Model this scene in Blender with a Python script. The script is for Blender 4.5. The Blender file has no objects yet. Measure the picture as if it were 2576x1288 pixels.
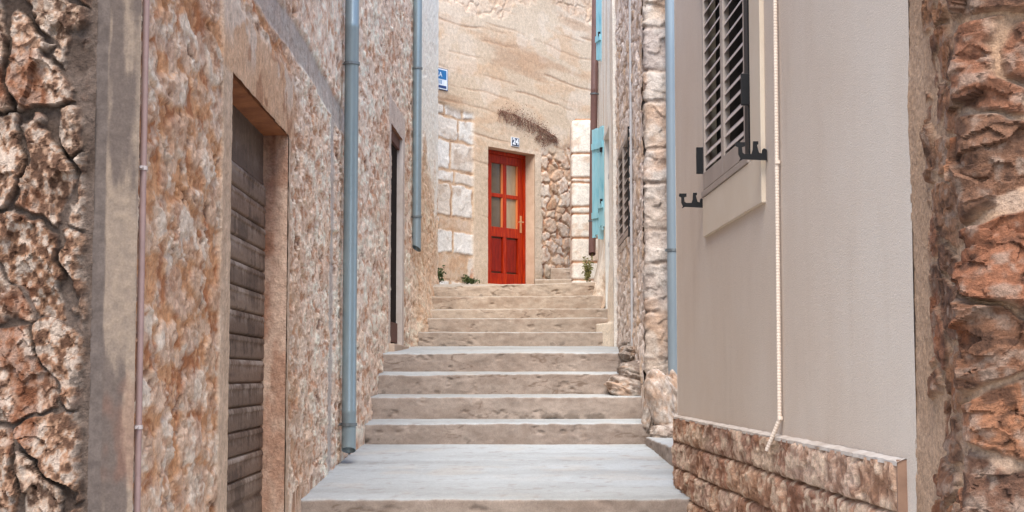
import bpy, bmesh, math, random
import numpy as np
from mathutils import Matrix, Vector

# ------------------------------------------------------------ camera, world, sun
scene = bpy.context.scene
C = scene.collection
cam_d = bpy.data.cameras.new("camera")
cam = bpy.data.objects.new("camera", cam_d); C.objects.link(cam)
cam.location = (0, 0, 1.5)
cam.rotation_euler = (math.radians(90 + 4.413), 0, 0)
cam_d.sensor_width = 36.0
cam_d.lens = 36.0 * 3900 / 2576
cam_d.clip_start = 0.05
cam_d.clip_end = 2000
scene.camera = cam

SUN_EL, SUN_AZ = math.radians(54), math.radians(182)   # azimuth clockwise from +Y; soft sun high behind the camera, along the alley
world = bpy.data.worlds.new("World"); scene.world = world
world.use_nodes = True
nt = world.node_tree; nt.nodes.clear()
sky = nt.nodes.new("ShaderNodeTexSky"); sky.sky_type = 'NISHITA'; sky.sun_disc = False
sky.sun_elevation = SUN_EL; sky.sun_rotation = SUN_AZ
sky.dust_density = 1.0; sky.air_density = 1.0
bg = nt.nodes.new("ShaderNodeBackground"); bg.inputs["Strength"].default_value = 0.10
wo = nt.nodes.new("ShaderNodeOutputWorld")
nt.links.new(sky.outputs[0], bg.inputs[0]); nt.links.new(bg.outputs[0], wo.inputs[0])
sun_d = bpy.data.lights.new("sun", 'SUN'); sun_d.energy = 1.5; sun_d.angle = math.radians(38)
sun_d.color = (1.0, 0.97, 0.90)
sun = bpy.data.objects.new("sun", sun_d); C.objects.link(sun)
sdir = Vector((math.sin(SUN_AZ) * math.cos(SUN_EL), math.cos(SUN_AZ) * math.cos(SUN_EL), math.sin(SUN_EL)))
sun.rotation_euler = (-sdir).to_track_quat('-Z', 'Y').to_euler()
sun.location = (0, 0, 30)
vs_ = scene.view_settings
vs_.view_transform = 'Standard'; vs_.look = 'None'; vs_.gamma = 1.0; vs_.exposure = 1.95
scene.cycles.max_bounces = 8; scene.cycles.diffuse_bounces = 5

# ------------------------------------------------------------ numpy procedural helpers
def hsh(ix, iy, seed):
    ix = ix.astype(np.int64).astype(np.uint32); iy = iy.astype(np.int64).astype(np.uint32)
    h = ix * np.uint32(374761393) + iy * np.uint32(668265263) + np.uint32((seed * 2246822519) & 0xffffffff)
    h = (h ^ (h >> np.uint32(13))) * np.uint32(1274126177)
    h = (h ^ (h >> np.uint32(16))) * np.uint32(2654435761)
    h = h ^ (h >> np.uint32(15))
    return h.astype(np.float64) / 4294967296.0

def vnoise(x, y, seed):
    x = np.asarray(x, float); y = np.asarray(y, float)
    ix = np.floor(x); iy = np.floor(y); fx = x - ix; fy = y - iy
    fx = fx ** 3 * (fx * (fx * 6 - 15) + 10); fy = fy ** 3 * (fy * (fy * 6 - 15) + 10)
    a = hsh(ix, iy, seed); b = hsh(ix + 1, iy, seed); c = hsh(ix, iy + 1, seed); d = hsh(ix + 1, iy + 1, seed)
    return (a + (b - a) * fx) * (1 - fy) + (c + (d - c) * fx) * fy

def fbm(x, y, seed, octv=4, gain=0.5):
    s = 0; a = 1; t = 0
    for i in range(octv):
        s = s + a * vnoise(x * 2 ** i + 17.3 * i, y * 2 ** i - 9.1 * i, seed + i * 7); t += a; a *= gain
    return s / t                                              # 0..1, mean .5

def ridge(x, y, seed, octv=4):
    s = 0; a = 1; t = 0
    for i in range(octv):
        s = s + a * (1 - np.abs(2 * vnoise(x * 2 ** i + 3.3 * i, y * 2 ** i, seed + i * 5) - 1)); t += a; a *= .55
    return s / t

def worley(x, y, seed, jit=0.8, p=2.0, rows=False, wvar=0.0):
    iy0 = np.floor(y)
    F1 = np.full(x.shape, 9.0); F2 = F1.copy()
    ID = np.zeros(x.shape); DX = ID.copy(); DY = ID.copy()
    for oy in (-1, 0, 1):
        cy = iy0 + oy
        sh = np.where(np.mod(cy, 2) == 0, 0.0, 0.5) if rows else 0.0
        ix0 = np.floor(x - sh)
        for ox in (-1, 0, 1):
            cx = ix0 + ox
            sx = cx + sh + 0.5 + jit * (hsh(cx, cy, seed) - .5)
            sy = cy + 0.5 + jit * (hsh(cx, cy, seed + 1) - .5) * (.6 if rows else 1)
            dx = x - sx; dy = y - sy
            d = (np.abs(dx) ** p + np.abs(dy) ** p) ** (1 / p)
            if wvar: d = d - wvar * (hsh(cx, cy, seed + 2) - .5)
            idv = hsh(cx, cy, seed + 3)
            n = d < F1
            F2 = np.where(n, F1, np.minimum(F2, d))
            ID = np.where(n, idv, ID); DX = np.where(n, dx, DX); DY = np.where(n, dy, DY)
            F1 = np.where(n, d, F1)
    return F1, F2 - F1, ID, DX, DY

def sm(a, b, x):
    t = np.clip((x - a) / (b - a), 0, 1); return t * t * (3 - 2 * t)
def fr(x, k): return np.mod(x * k, 1.0)
def lin(r, g, b, k=1.0):
    o = []
    for v in (r, g, b):
        v /= 255; o.append((v / 12.92 if v <= .04045 else ((v + .055) / 1.055) ** 2.4) * k)
    return np.array(o)
def mix(a, b, t):
    t = np.asarray(t)[..., None]; return a * (1 - t) + b * t
def pal(idv, cols):
    cols = np.array(cols); n = len(cols) - 1; x = np.clip(idv, 0, .9999) * n; i = x.astype(int); f = (x - i)[..., None]
    return cols[i] * (1 - f) + cols[i + 1] * f

# ------------------------------------------------------------ scene graph helpers
def setp(o, label=None, cat=None, group=None, kind=None):
    if label: o["label"] = label
    if cat: o["category"] = cat
    if group: o["group"] = group
    if kind: o["kind"] = kind
def thing(name, label, cat, loc, group=None):
    o = bpy.data.objects.new(name, None); C.objects.link(o); o.location = loc; o.empty_display_size = .2
    setp(o, label, cat, group); return o
def world_loc(o):
    l = Vector(o.location)
    if o.parent: l = o.matrix_parent_inverse @ l; l = l + world_loc(o.parent)
    return l
def link(me, name, mat, parent=None):
    """mesh given in world coordinates -> object with its origin at its base, parented in place"""
    n = len(me.vertices); co = np.empty(n * 3); me.vertices.foreach_get("co", co); co = co.reshape(-1, 3)
    lo = co.min(0); hi = co.max(0); org = np.array([(lo[0] + hi[0]) / 2, (lo[1] + hi[1]) / 2, lo[2]])
    me.vertices.foreach_set("co", (co - org).ravel()); me.update()
    o = bpy.data.objects.new(name, me); C.objects.link(o)
    for m in (mat if isinstance(mat, (list, tuple)) else [mat]): me.materials.append(m)
    if parent is not None:
        o.parent = parent; o.location = Vector(org) - wl(parent); 
    else: o.location = org
    o["_w"] = [float(v) for v in org]
    return o
def wl(o):
    return Vector(o["_w"]) if "_w" in o.keys() else Vector(o.location)

def np_mesh(name, co, faces, col=None, smooth=True):
    me = bpy.data.meshes.new(name)
    co = np.ascontiguousarray(co, dtype=np.float32); faces = np.ascontiguousarray(faces, dtype=np.int32)
    k = faces.shape[1]
    me.vertices.add(len(co)); me.vertices.foreach_set("co", co.ravel())
    me.loops.add(faces.size); me.loops.foreach_set("vertex_index", faces.ravel())
    me.polygons.add(len(faces)); me.polygons.foreach_set("loop_start", np.arange(0, faces.size, k, dtype=np.int32))
    try: me.polygons.foreach_set("loop_total", np.full(len(faces), k, dtype=np.int32))
    except Exception: pass
    me.update(calc_edges=True)
    me.polygons.foreach_set("use_smooth", np.full(len(faces), smooth, dtype=bool))
    if col is not None:
        a = me.attributes.new("Col", 'FLOAT_COLOR', 'POINT')
        c4 = np.ones((len(co), 4), dtype=np.float32); c4[:, :3] = np.clip(col, 0.003, .9); a.data.foreach_set("color", c4.ravel())
    me.validate(); return me

def axis(*segs):
    """segs: (start, end, step) pieces joined to one sorted array with exact joints"""
    out = []
    for a, b, s in segs:
        n = max(1, int(round((b - a) / s))); out.append(np.linspace(a, b, n + 1)[:-1])
    out.append(np.array([segs[-1][1]])); return np.concatenate(out)
def snap(ax, vals):
    ax = ax.copy()
    for v in vals:
        ax[np.argmin(np.abs(ax - v))] = v
    return np.unique(ax)

def straight(P0, P1):
    P0 = np.array(P0, float); P1 = np.array(P1, float); d = P1 - P0; L = np.hypot(*d); d /= L; n = np.array([d[1], -d[0]])
    def f(u):
        return P0[0] + d[0] * u, P0[1] + d[1] * u, np.full(u.shape, n[0]), np.full(u.shape, n[1])
    return f, L
def wall(name, parent, path, us, vs, field, mat, holes=(), smooth=True):
    """relief wall: field(u,v) -> (height, colour). path(u) -> x,y,nx,ny"""
    us = snap(us, [h[0] for h in holes] + [h[1] for h in holes]); vs = snap(vs, [h[2] for h in holes] + [h[3] for h in holes])
    nu, nv = len(us), len(vs)
    U, V = np.meshgrid(us, vs); U = U.ravel(); V = V.ravel()
    h, col = field(U, V)
    x, y, nx, ny = path(U)
    co = np.stack([x + nx * h, y + ny * h, V], 1)
    idx = np.arange(nu * nv).reshape(nv, nu)
    a = idx[:-1, :-1].ravel(); b = idx[:-1, 1:].ravel(); c = idx[1:, 1:].ravel(); d = idx[1:, :-1].ravel()
    f = np.stack([a, b, c, d], 1)
    if holes:
        cu = ((us[:-1] + us[1:]) / 2)[None, :].repeat(nv - 1, 0).ravel(); cv = ((vs[:-1] + vs[1:]) / 2)[:, None].repeat(nu - 1, 1).ravel()
        keep = np.ones(len(f), bool)
        for h0, h1, v0, v1 in holes: keep &= ~((cu > h0) & (cu < h1) & (cv > v0) & (cv < v1))
        f = f[keep]; used = np.unique(f); rm = np.full(nu * nv, -1); rm[used] = np.arange(len(used)); f = rm[f]; co = co[used]; col = col[used]
    return link(np_mesh(name, co, f, col, smooth), name, mat, parent)

class MB:
    """collects plain pieces into one mesh"""
    def __init__(s): s.v = []; s.f = []
    def add(s, vs, fs):
        b = len(s.v); s.v += [tuple(map(float, q)) for q in vs]; s.f += [[b + i for i in q] for q in fs]
    def box(s, lo, hi, fn=None):
        x0, y0, z0 = lo; x1, y1, z1 = hi
        vs = [(x0, y0, z0), (x1, y0, z0), (x1, y1, z0), (x0, y1, z0), (x0, y0, z1), (x1, y0, z1), (x1, y1, z1), (x0, y1, z1)]
        if fn: vs = [fn(*q) for q in vs]
        fs = [(0, 3, 2, 1), (4, 5, 6, 7), (0, 1, 5, 4), (1, 2, 6, 5), (2, 3, 7, 6), (3, 0, 4, 7)]
        s.add(vs, fs)
    def tube(s, pts, rad, n=16, caps=True):
        pts = [Vector(p) for p in pts]; rad = rad if hasattr(rad, "__len__") else [rad] * len(pts)
        b = len(s.v); prev = None
        for i, p in enumerate(pts):
            t = (pts[min(i + 1, len(pts) - 1)] - pts[max(i - 1, 0)])
            if t.length < 1e-9: t = prev_t
            t = t.normalized(); prev_t = t
            ref = Vector((0, 1, 0)) if abs(t.y) < .9 else Vector((1, 0, 0))
            if prev is not None: ref = prev
            a = (ref - t * ref.dot(t)).normalized(); c = t.cross(a); prev = a
            for k in range(n):
                an = 2 * math.pi * k / n; q = p + (a * math.cos(an) + c * math.sin(an)) * rad[i]; s.v.append(tuple(q))
        for i in range(len(pts) - 1):
            for k in range(n):
                s.f.append([b + i * n + k, b + i * n + (k + 1) % n, b + (i + 1) * n + (k + 1) % n, b + (i + 1) * n + k])
        if caps:
            s.f.append([b + k for k in reversed(range(n))]); s.f.append([b + (len(pts) - 1) * n + k for k in range(n)])
    def build(s, name, mat, parent=None, smooth=False, bevel=0):
        me = bpy.data.meshes.new(name); me.from_pydata(s.v, [], s.f); me.update()
        bm = bmesh.new(); bm.from_mesh(me)
        bmesh.ops.recalc_face_normals(bm, faces=bm.faces)
        if bevel:
            es = [e for e in bm.edges if len(e.link_faces) == 2 and e.calc_face_angle(0) > .6]
            bmesh.ops.bevel(bm, geom=es, offset=bevel, segments=2, affect='EDGES', profile=.6)
        bm.to_mesh(me); bm.free()
        if smooth:
            me.polygons.foreach_set("use_smooth", [True] * len(me.polygons))
            try: me.set_sharp_from_angle(angle=math.radians(40))
            except Exception: pass
        return link(me, name, mat, parent)

# ------------------------------------------------------------ materials
def new_mat(name):
    m = bpy.data.materials.new(name); m.use_nodes = True; t = m.node_tree; t.nodes.clear()
    o = t.nodes.new("ShaderNodeOutputMaterial"); p = t.nodes.new("ShaderNodeBsdfPrincipled"); t.links.new(p.outputs[0], o.inputs[0])
    return m, t, p
def nnoise(t, scale, detail=4, rough=.6, vec=None):
    n = t.nodes.new("ShaderNodeTexNoise"); n.inputs["Scale"].default_value = scale; n.inputs["Detail"].default_value = detail; n.inputs["Roughness"].default_value = rough
    if vec: t.links.new(vec, n.inputs["Vector"])
    return n
def ramp(t, src, stops):
    r = t.nodes.new("ShaderNodeValToRGB"); t.links.new(src, r.inputs[0])
    el = r.color_ramp.elements
    while len(el) < len(stops): el.new(.5)
    for e, (pos, c) in zip(el, stops): e.position = pos; e.color = (*c, 1) if len(c) == 3 else c
    return r
def mixc(t, mode, fac, a, b):
    n = t.nodes.new("ShaderNodeMix"); n.data_type = 'RGBA'; n.blend_type = mode
    for sock, v in ((n.inputs[0], fac), (n.inputs[6], a), (n.inputs[7], b)):
        if hasattr(v, "links"): t.links.new(v, sock)
        elif isinstance(v, (int, float)): sock.default_value = v
        else: sock.default_value = (*v, 1)
    return n.outputs[2]
def objvec(t, sc=(1, 1, 1)):
    tc = t.nodes.new("ShaderNodeTexCoord"); mp = t.nodes.new("ShaderNodeMapping"); mp.inputs["Scale"].default_value = sc
    t.links.new(tc.outputs["Object"], mp.inputs[0]); return mp.outputs[0]
def bump(t, p, src, strength, dist):
    b = t.nodes.new("ShaderNodeBump"); b.inputs["Strength"].default_value = strength; b.inputs["Distance"].default_value = dist
    t.links.new(src, b.inputs["Height"]); t.links.new(b.outputs[0], p.inputs["Normal"])

def relief_mat(name, s1=45, s2=170, lo=.62, hi=1.3, bst=.5, bd=.008, rough=.92, zs=1.0):
    """surface whose stone / mortar colours are carried by the mesh; fine grain added here"""
    m, t, p = new_mat(name)
    at = t.nodes.new("ShaderNodeAttribute"); at.attribute_name = "Col"
    v = objvec(t, (1, 1, zs))
    a = nnoise(t, s1, 6, .75, v); b = nnoise(t, s2, 3, .6, v)
    ra = ramp(t, a.outputs[0], [(.3, (lo, lo, lo)), (.7, (hi, hi, hi))])
    rb = ramp(t, b.outputs[0], [(.3, (.85, .84, .83)), (.7, (1.13, 1.13, 1.13))])
    c = mixc(t, 'MULTIPLY', 1.0, at.outputs["Color"], ra.outputs[0]); c = mixc(t, 'MULTIPLY', 1.0, c, rb.outputs[0])
    t.links.new(c, p.inputs["Base Color"]); p.inputs["Roughness"].default_value = rough
    p.inputs["Specular IOR Level"].default_value = .25
    ad = t.nodes.new("ShaderNodeMath"); ad.operation = 'MULTIPLY_ADD'; ad.inputs[1].default_value = .5
    t.links.new(b.outputs[0], ad.inputs[0]); t.links.new(a.outputs[0], ad.inputs[2])
    bump(t, p, ad.outputs[0], bst, bd)
    return m
def plain_mat(name, col, col2=None, scale=6, rough=.8, metal=0.0, bst=.2, bd=.003, bscale=120, sc=(1, 1, 1), spec=.4):
    m, t, p = new_mat(name); v = objvec(t, sc)
    n = nnoise(t, scale, 6, .65, v); c2 = col2 if col2 is not None else col * .75
    r = ramp(t, n.outputs[0], [(.32, tuple(c2)), (.66, tuple(col))]); t.links.new(r.outputs[0], p.inputs["Base Color"])
    p.inputs["Roughness"].default_value = rough; p.inputs["Metallic"].default_value = metal; p.inputs["Specular IOR Level"].default_value = spec
    b = nnoise(t, bscale, 3, .6, v); bump(t, p, b.outputs[0], bst, bd)
    return m

M = {}
M['rubble'] = relief_mat("rough_rubble", 70, 240, .55, 1.40, .9, .010)
M['masonry'] = relief_mat("old_masonry", 24, 90, .68, 1.24, .8, .012, .92, 1.0)
M['far'] = relief_mat("far_masonry", 22, 80, .78, 1.18, .5, .012)
M['conc'] = relief_mat("worn_concrete", 35, 160, .88, 1.1, .35, .005)
M['wood'] = relief_mat("weathered_wood", 60, 200, .75, 1.2, .4, .004, .8)
# plaster of the right house
m, t, p = new_mat("grey_beige_plaster"); v = objvec(t)
n1 = nnoise(t, 1.3, 5, .6, v); n2 = nnoise(t, 240, 2, .5, v); n3 = nnoise(t, 9, 5, .6, objvec(t, (1, 1, .25)))
r1 = ramp(t, n1.outputs[0], [(.3, tuple(lin(184, 167, 151, 1.24))), (.7, tuple(lin(187, 173, 159, 1.26)))])
r3 = ramp(t, n3.outputs[0], [(.3, (.985, .98, .975)), (.65, (1.01, 1.01, 1.01))])
r2 = ramp(t, n2.outputs[0], [(.3, (.87, .87, .87)), (.7, (1.08, 1.08, 1.08))])
n4 = nnoise(t, 2.2, 6, .7, objvec(t, (1, 1, .22))); r4 = ramp(t, n4.outputs[0], [(.56, (1, 1, 1)), (.72, (.93, .915, .90))])
c = mixc(t, 'MULTIPLY', 1.0, r1.outputs[0], r3.outputs[0]); c = mixc(t, 'MULTIPLY', 1.0, c, r2.outputs[0]); c = mixc(t, 'MULTIPLY', 1.0, c, r4.outputs[0])
t.links.new(c, p.inputs["Base Color"]); p.inputs["Roughness"].default_value = .95; p.inputs["Specular IOR Level"].default_value = .2
bump(t, p, n2.outputs[0], .6, .004); M['plaster'] = m
M['trim'] = plain_mat("window_trim_plaster", lin(187, 172, 154, 1.25), lin(183, 166, 146, 1.24), 3, .95, 0, .5, .003, 240)
M['zinc'] = plain_mat("blue_grey_pipe_paint", lin(138, 151, 156), lin(122, 137, 144), 5, .34, .3, .08, .002, 60, (1, 1, .15), .5)
M['zinc_light'] = plain_mat("pale_blue_pipe_paint", lin(132, 142, 148), lin(116, 128, 136), 4, .3, .1, .05, .002, 60, (1, 1, .15), .6)
M['galv'] = plain_mat("dull_galvanised_steel", lin(120, 126, 128), lin(92, 98, 102), 20, .45, .5)
M['brownpipe'] = plain_mat("brown_pipe_paint", lin(120, 88, 82), lin(100, 72, 66), 5, .5)
M['dark'] = plain_mat("painted_hollow_shade", lin(14, 14, 15), None, 5, .9)
M['conduit'] = plain_mat("dusty_pink_conduit", lin(150, 122, 116), lin(132, 108, 102), 8, .6)
M['clip'] = plain_mat("pale_plastic_clip", lin(185, 170, 165), None, 8, .6)
M['corr'] = plain_mat("cream_corrugated_plastic", lin(226, 208, 190), lin(212, 192, 174), 8, .55)
M['alu'] = plain_mat("taupe_shutter_paint", lin(164, 150, 139), lin(146, 131, 121), 4, .45, .0, .06, .002, 80, (1, 1, .3), .5)
M['slat'] = plain_mat("shutter_slat_paint", lin(198, 182, 172), lin(182, 166, 156), 5, .5)
M['black'] = plain_mat("black_iron", lin(24, 22, 23), lin(17, 16, 17), 20, .55, .3)
M['blackin'] = plain_mat("shutter_gap_shade", lin(12, 14, 14), None, 6, .7)
M['white'] = plain_mat("flaking_white_paint", lin(225, 222, 214), lin(205, 200, 192), 5, .7)
M['greyw'] = plain_mat("grey_white_door_paint", lin(200, 203, 205), lin(178, 182, 186), 6, .6)
M['roof'] = plain_mat("terracotta_roof_tile", lin(165, 100, 70), lin(130, 80, 58), 4, .9)
M['render'] = plain_mat("plain_house_render", lin(190, 165, 140), lin(165, 140, 118), 2, .95)
M['ground'] = plain_mat("ground_earth", lin(140, 125, 108), lin(110, 96, 82), 1.5, .95)
M['blue'] = plain_mat("sign_blue_enamel", lin(24, 104, 160), lin(20, 92, 148), 12, .35)
M['navy'] = plain_mat("sign_navy_enamel", lin(22, 52, 120), lin(34, 50, 80), 30, .4)
M['ink'] = plain_mat("plaque_slate_enamel", lin(40, 52, 78), lin(52, 60, 78), 30, .4)
M['enamel'] = plain_mat("white_enamel", lin(225, 230, 236), lin(205, 212, 222), 20, .35)
# turquoise flaking shutter
m, t, p = new_mat("turquoise_flaking_paint"); v = objvec(t, (1, 1, .3))
n1 = nnoise(t, 9, 6, .65, v); r1 = ramp(t, n1.outputs[0], [(.26, tuple(lin(70, 156, 180))), (.42, tuple(lin(138, 194, 206))), (.75, tuple(lin(166, 206, 214)))])
t.links.new(r1.outputs[0], p.inputs["Base Color"]); p.inputs["Roughness"].default_value = .7; bump(t, p, n1.outputs[0], .3, .004); M['turq'] = m
# red varnished door
m, t, p = new_mat("red_varnished_wood"); v = objvec(t, (7, 7, .7))
n1 = nnoise(t, 7, 6, .65, v); r1 = ramp(t, n1.outputs[0], [(.28, tuple(lin(112, 20, 4))), (.5, tuple(lin(158, 36, 6))), (.75, tuple(lin(192, 66, 14)))])
t.links.new(r1.outputs[0], p.inputs["Base Color"]); p.inputs["Roughness"].default_value = .5; p.inputs["Specular IOR Level"].default_value = .2; bump(t, p, n1.outputs[0], .15, .002); M['red'] = m
m, t, p = new_mat("red_wood_panel"); v = objvec(t, (7, 7, .7))
n1 = nnoise(t, 6, 6, .65, v); r1 = ramp(t, n1.outputs[0], [(.28, tuple(lin(92, 14, 4))), (.5, tuple(lin(130, 24, 6))), (.75, tuple(lin(152, 38, 9)))])
t.links.new(r1.outputs[0], p.inputs["Base Color"]); p.inputs["Roughness"].default_value = .5; p.inputs["Specular IOR Level"].default_value = .2; M['redp'] = m
m, t, p = new_mat("orange_edge_wood"); p.inputs["Base Color"].default_value = (*lin(214, 120, 66), 1); p.inputs["Roughness"].default_value = .4; M['bead'] = m
m, t, p = new_mat("dusty_door_glass"); v = objvec(t)
n1 = nnoise(t, 3, 4, .6, v); r1 = ramp(t, n1.outputs[0], [(.3, tuple(lin(84, 68, 54))), (.7, tuple(lin(116, 98, 78)))])
t.links.new(r1.outputs[0], p.inputs["Base Color"]); p.inputs["Roughness"].default_value = .2; p.inputs["Specular IOR Level"].default_value = .25; M['glass'] = m
m, t, p = new_mat("brass_handle"); p.inputs["Base Color"].default_value = (*lin(215, 170, 130), 1); p.inputs["Roughness"].default_value = .35; p.inputs["Metallic"].default_value = .6; M['brass'] = m
M['leaf'] = plain_mat("green_leaf", lin(84, 96, 52), lin(52, 66, 34), 25, .7)
M['leaf_dull'] = plain_mat("olive_leaf", lin(138, 132, 78), lin(96, 96, 56), 25, .7)
M['dry'] = plain_mat("dry_brown_twig", lin(140, 104, 86), lin(98, 68, 56), 30, .9)
M['darkdoor'] = plain_mat("dark_brown_door", lin(30, 19, 16), lin(22, 14, 12), 5, .9, 0, .2, .003, 60, (1, 1, .2), .1)
M['rednotch'] = plain_mat("rust_brown_board", lin(92, 48, 34), None, 8, .7)

# ------------------------------------------------------------ setting: ground, street, stair surfaces
def sheet(name, xs, ys, zf, cf, mat, kind='structure', parent=None):
    X, Y = np.meshgrid(xs, ys); nx, ny = len(xs), len(ys); X = X.ravel(); Y = Y.ravel()
    co = np.stack([X, Y, zf(X, Y)], 1); idx = np.arange(nx * ny).reshape(ny, nx)
    f = np.stack([idx[:-1, :-1].ravel(), idx[:-1, 1:].ravel(), idx[1:, 1:].ravel(), idx[1:, :-1].ravel()], 1)
    o = link(np_mesh(name, co, f, cf(X, Y)), name, mat, parent)
    if parent is None: setp(o, kind=kind)
    return o
TREAD = lin(202, 206, 207, .70); TREAD2 = lin(186, 188, 187, .66); TREADW = lin(206, 190, 172, .72)
RIS = lin(178, 161, 149, .66); RIS2 = lin(160, 142, 130, .64); RISW = lin(208, 188, 168, .74); RISW2 = lin(190, 166, 145, .72)
def tread_col(X, Y, warm=0.0):
    a = fbm(X * .9 + 5, Y * 3.1, 31, 5); b = fbm(X * 2.2, Y * 26, 33, 4)
    c = mix(TREAD2, TREAD, sm(.15, .7, a)); c = mix(c, TREADW, np.full(X.shape, warm) + .25 * sm(.55, .75, fbm(X * 3, Y * 3, 37, 4)))
    g = fbm(X * 9, Y * 9, 36, 6, .65); c = c * (.93 + .14 * g)[:, None]; c = mix(c, RIS2, .35 * sm(.68, .8, fbm(X * 14, Y * 14, 35, 3)))
    return c
def profile_step(name, parent, xl, xr, y0, zb_l, zt_l, zt_r, y1, zback, warm, seed, dirt=.5, kind=None, du=.012, xl2=None, xr2=None, rough=1.0):
    """one step: riser from zb up to zt at y0, rounded worn nosing, tread running back to (y1, zback)"""
    us = axis((0, 1, du / (xr - xl)))
    hz = max(zt_l, zt_r) - zb_l
    riser = np.linspace(0, 1, 26); nos = np.array([.25, .5, .75, 1.0]); dep = y1 - y0
    ntr = max(6, int(dep / .03)); tr = np.linspace(.03, 1, ntr)
    prof = [(0, s) for s in riser * .93] + [(1, s) for s in nos] + [(2, s) for s in tr]
    R = len(prof); U = np.tile(us, R); K = np.repeat(np.array([p_[0] for p_ in prof]), len(us)); S = np.repeat(np.array([p_[1] for p_ in prof]), len(us))
    zt = zt_l + (zt_r - zt_l) * U; zt = zt + .012 * rough * (fbm((xl + (xr - xl) * U) * 1.1, U * 0 + seed, seed, 3) - .5) + .008 * rough * (fbm((xl + (xr - xl) * U) * 9, U * 0, seed + 2, 4) - .5)
    zb = zb_l - .03
    rr = .014
    Z = np.where(K == 0, zb + (zt - rr - zb) * S / .93, 0.0); Y = np.full(U.shape, y0, float)
    ang = S * math.pi / 2
    Z = np.where(K == 1, zt - rr + rr * np.sin(ang), Z); Y = np.where(K == 1, y0 + rr - rr * np.cos(ang), Y)
    tz = zt + (zback - zt) * S ** 1.0
    Z = np.where(K == 2, tz, Z); Y = np.where(K == 2, y0 + rr + (dep - rr) * S, Y)
    x_l = xl + ((xl2 if xl2 is not None else xl) - xl) * np.where(K == 2, S, 0); x_r = xr + ((xr2 if xr2 is not None else xr) - xr) * np.where(K == 2, S, 0)
    X = x_l + (x_r - x_l) * U
    wob = .02 * rough * (fbm(X * 1.2, Z * 2, seed + 4, 3) - .5) + .012 * rough * (fbm(X * 14, Z * 20, seed + 5, 4) - .5)
    chip = sm(.68, .8, fbm(X * 10, Z * 14, seed + 8, 4)) * .012 * rough
    Y = Y - np.where(K < 2, wob - chip, 0)
    Z = Z + np.where(K == 2, .006 * (fbm(X * 6, Y * 6, seed + 6, 4) - .5), 0) * (1 - sm(.9, 1, S) * 0)
    rel = np.clip((Z - zb_l) / hz, 0, 1)
    s1 = fbm(X * 2.0, Z * 6, seed + 9, 5); s2 = fbm(X * 20, Z * 22, seed + 10, 4); s3 = fbm(X * 9, Z * 3.5, seed + 21, 4)
    rw = mix(RIS, RISW, np.full(X.shape, warm)); rd = mix(RIS2, RISW2, np.full(X.shape, warm))
    rc = mix(rd, rw, sm(.3, .62, s1 * .6 + s2 * .4)); rc = rc * (0.86 + .28 * s3)[:, None]
    rc = mix(rc, lin(66, 56, 48), dirt * sm(.55, .72, s2 * .55 + s1 * .45) * sm(.6, .05, rel))
    crack = np.abs(fbm(X * 1.6, Z * 7, seed + 12, 4) - .5); rc = mix(rc, lin(92, 74, 62), .7 * sm(.012, .003, crack) * sm(.45, .6, fbm(X * .9, Z, seed + 15, 2)))
    tc = tread_col(X, Y, warm)
    k = np.where(K == 2, 1.0, np.where(K == 1, sm(.1, .8, S + .6 * (s2 - .5)), 0.0))
    col = mix(rc, tc, k)
    co = np.stack([X, Y, Z], 1); nx = len(us); idx = np.arange(nx * R).reshape(R, nx)
    f = np.stack([idx[:-1, :-1].ravel(), idx[:-1, 1:].ravel(), idx[1:, 1:].ravel(), idx[1:, :-1].ravel()], 1)
    o = link(np_mesh(name, co, f, col), name, M['conc'], parent)
    if kind: setp(o, kind=kind)
    return o

gr = sheet("ground", axis((-400, 400, 80)), axis((-400, 400, 80)), lambda x, y: x * 0 - 1.2, lambda x, y: np.tile(lin(140, 125, 108), (len(x), 1)), M['ground'])
st = sheet("street", axis((-8, 8, .25)), axis((-4, 8.34, .12)), lambda x, y: .655 + (y - 8.32) * .07 + .01 * fbm(x * 3, y * 3, 3, 3), lambda x, y: tread_col(x, y, .2), M['conc'])
L1 = profile_step("landing", None, -1.19, 1.0, 8.32, .64, .842, .846, 11.77, .985, 0.05, 11, .2, 'structure', .016, -1.22, 1.10, .8)
L2 = profile_step("landing", None, -1.15, 1.15, 13.25, 1.4, 1.700, 1.702, 15.52, 1.795, 0.12, 13, 0, 'structure', .02, -1.05, 1.10, .5)
PL = sheet("path", axis((-2.4, 2.6, .05)), axis((17.95, 23.2, .08)),
           lambda x, y: 2.525 + .06 * (y - 17.95) + .027 * np.clip(x, -1.3, 1.2) + .02 * (fbm(x * 2, y * 2, 5, 4) - .5), lambda x, y: tread_col(x, y, .75), M['conc'])
lf = thing("stair_flight", "lower flight of four worn grey concrete steps rising from the pale landing", "stairs", (0, 11.75, .98), "flights of the alley stairs")
lab = None
profile_step("step", lf, -1.18, 1.045, 11.75, .985, 1.138, 1.142, 12.17, 1.165, 0.05, 41, 1.0)
profile_step("step", lf, -1.15, 1.05, 12.15, 1.165, 1.328, 1.335, 12.57, 1.352, 0.08, 43, .6)
profile_step("step", lf, -1.12, 1.05, 12.55, 1.352, 1.508, 1.518, 12.97, 1.535, 0.08, 47, .5)
profile_step("step", lf, -1.10, 1.06, 12.95, 1.535, 1.682, 1.692, 13.27, 1.704, 0.06, 53, .5)
uf = thing("stair_flight", "upper flight of five warm sand coloured steps below the red door", "stairs", (0, 15.5, 1.79), "flights of the alley stairs")
profile_step("step", uf, -.96, 1.02, 15.5, 1.80, 1.932, 1.936, 15.95, 1.945, .35, 61, .5)
profile_step("step", uf, -.93, 1.02, 15.9, 1.945, 2.085, 2.09, 16.65, 2.10, .5, 67, .2)
profile_step("step", uf, -.93, 1.05, 16.6, 2.10, 2.208, 2.215, 17.15, 2.235, .8, 71, .3)
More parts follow.
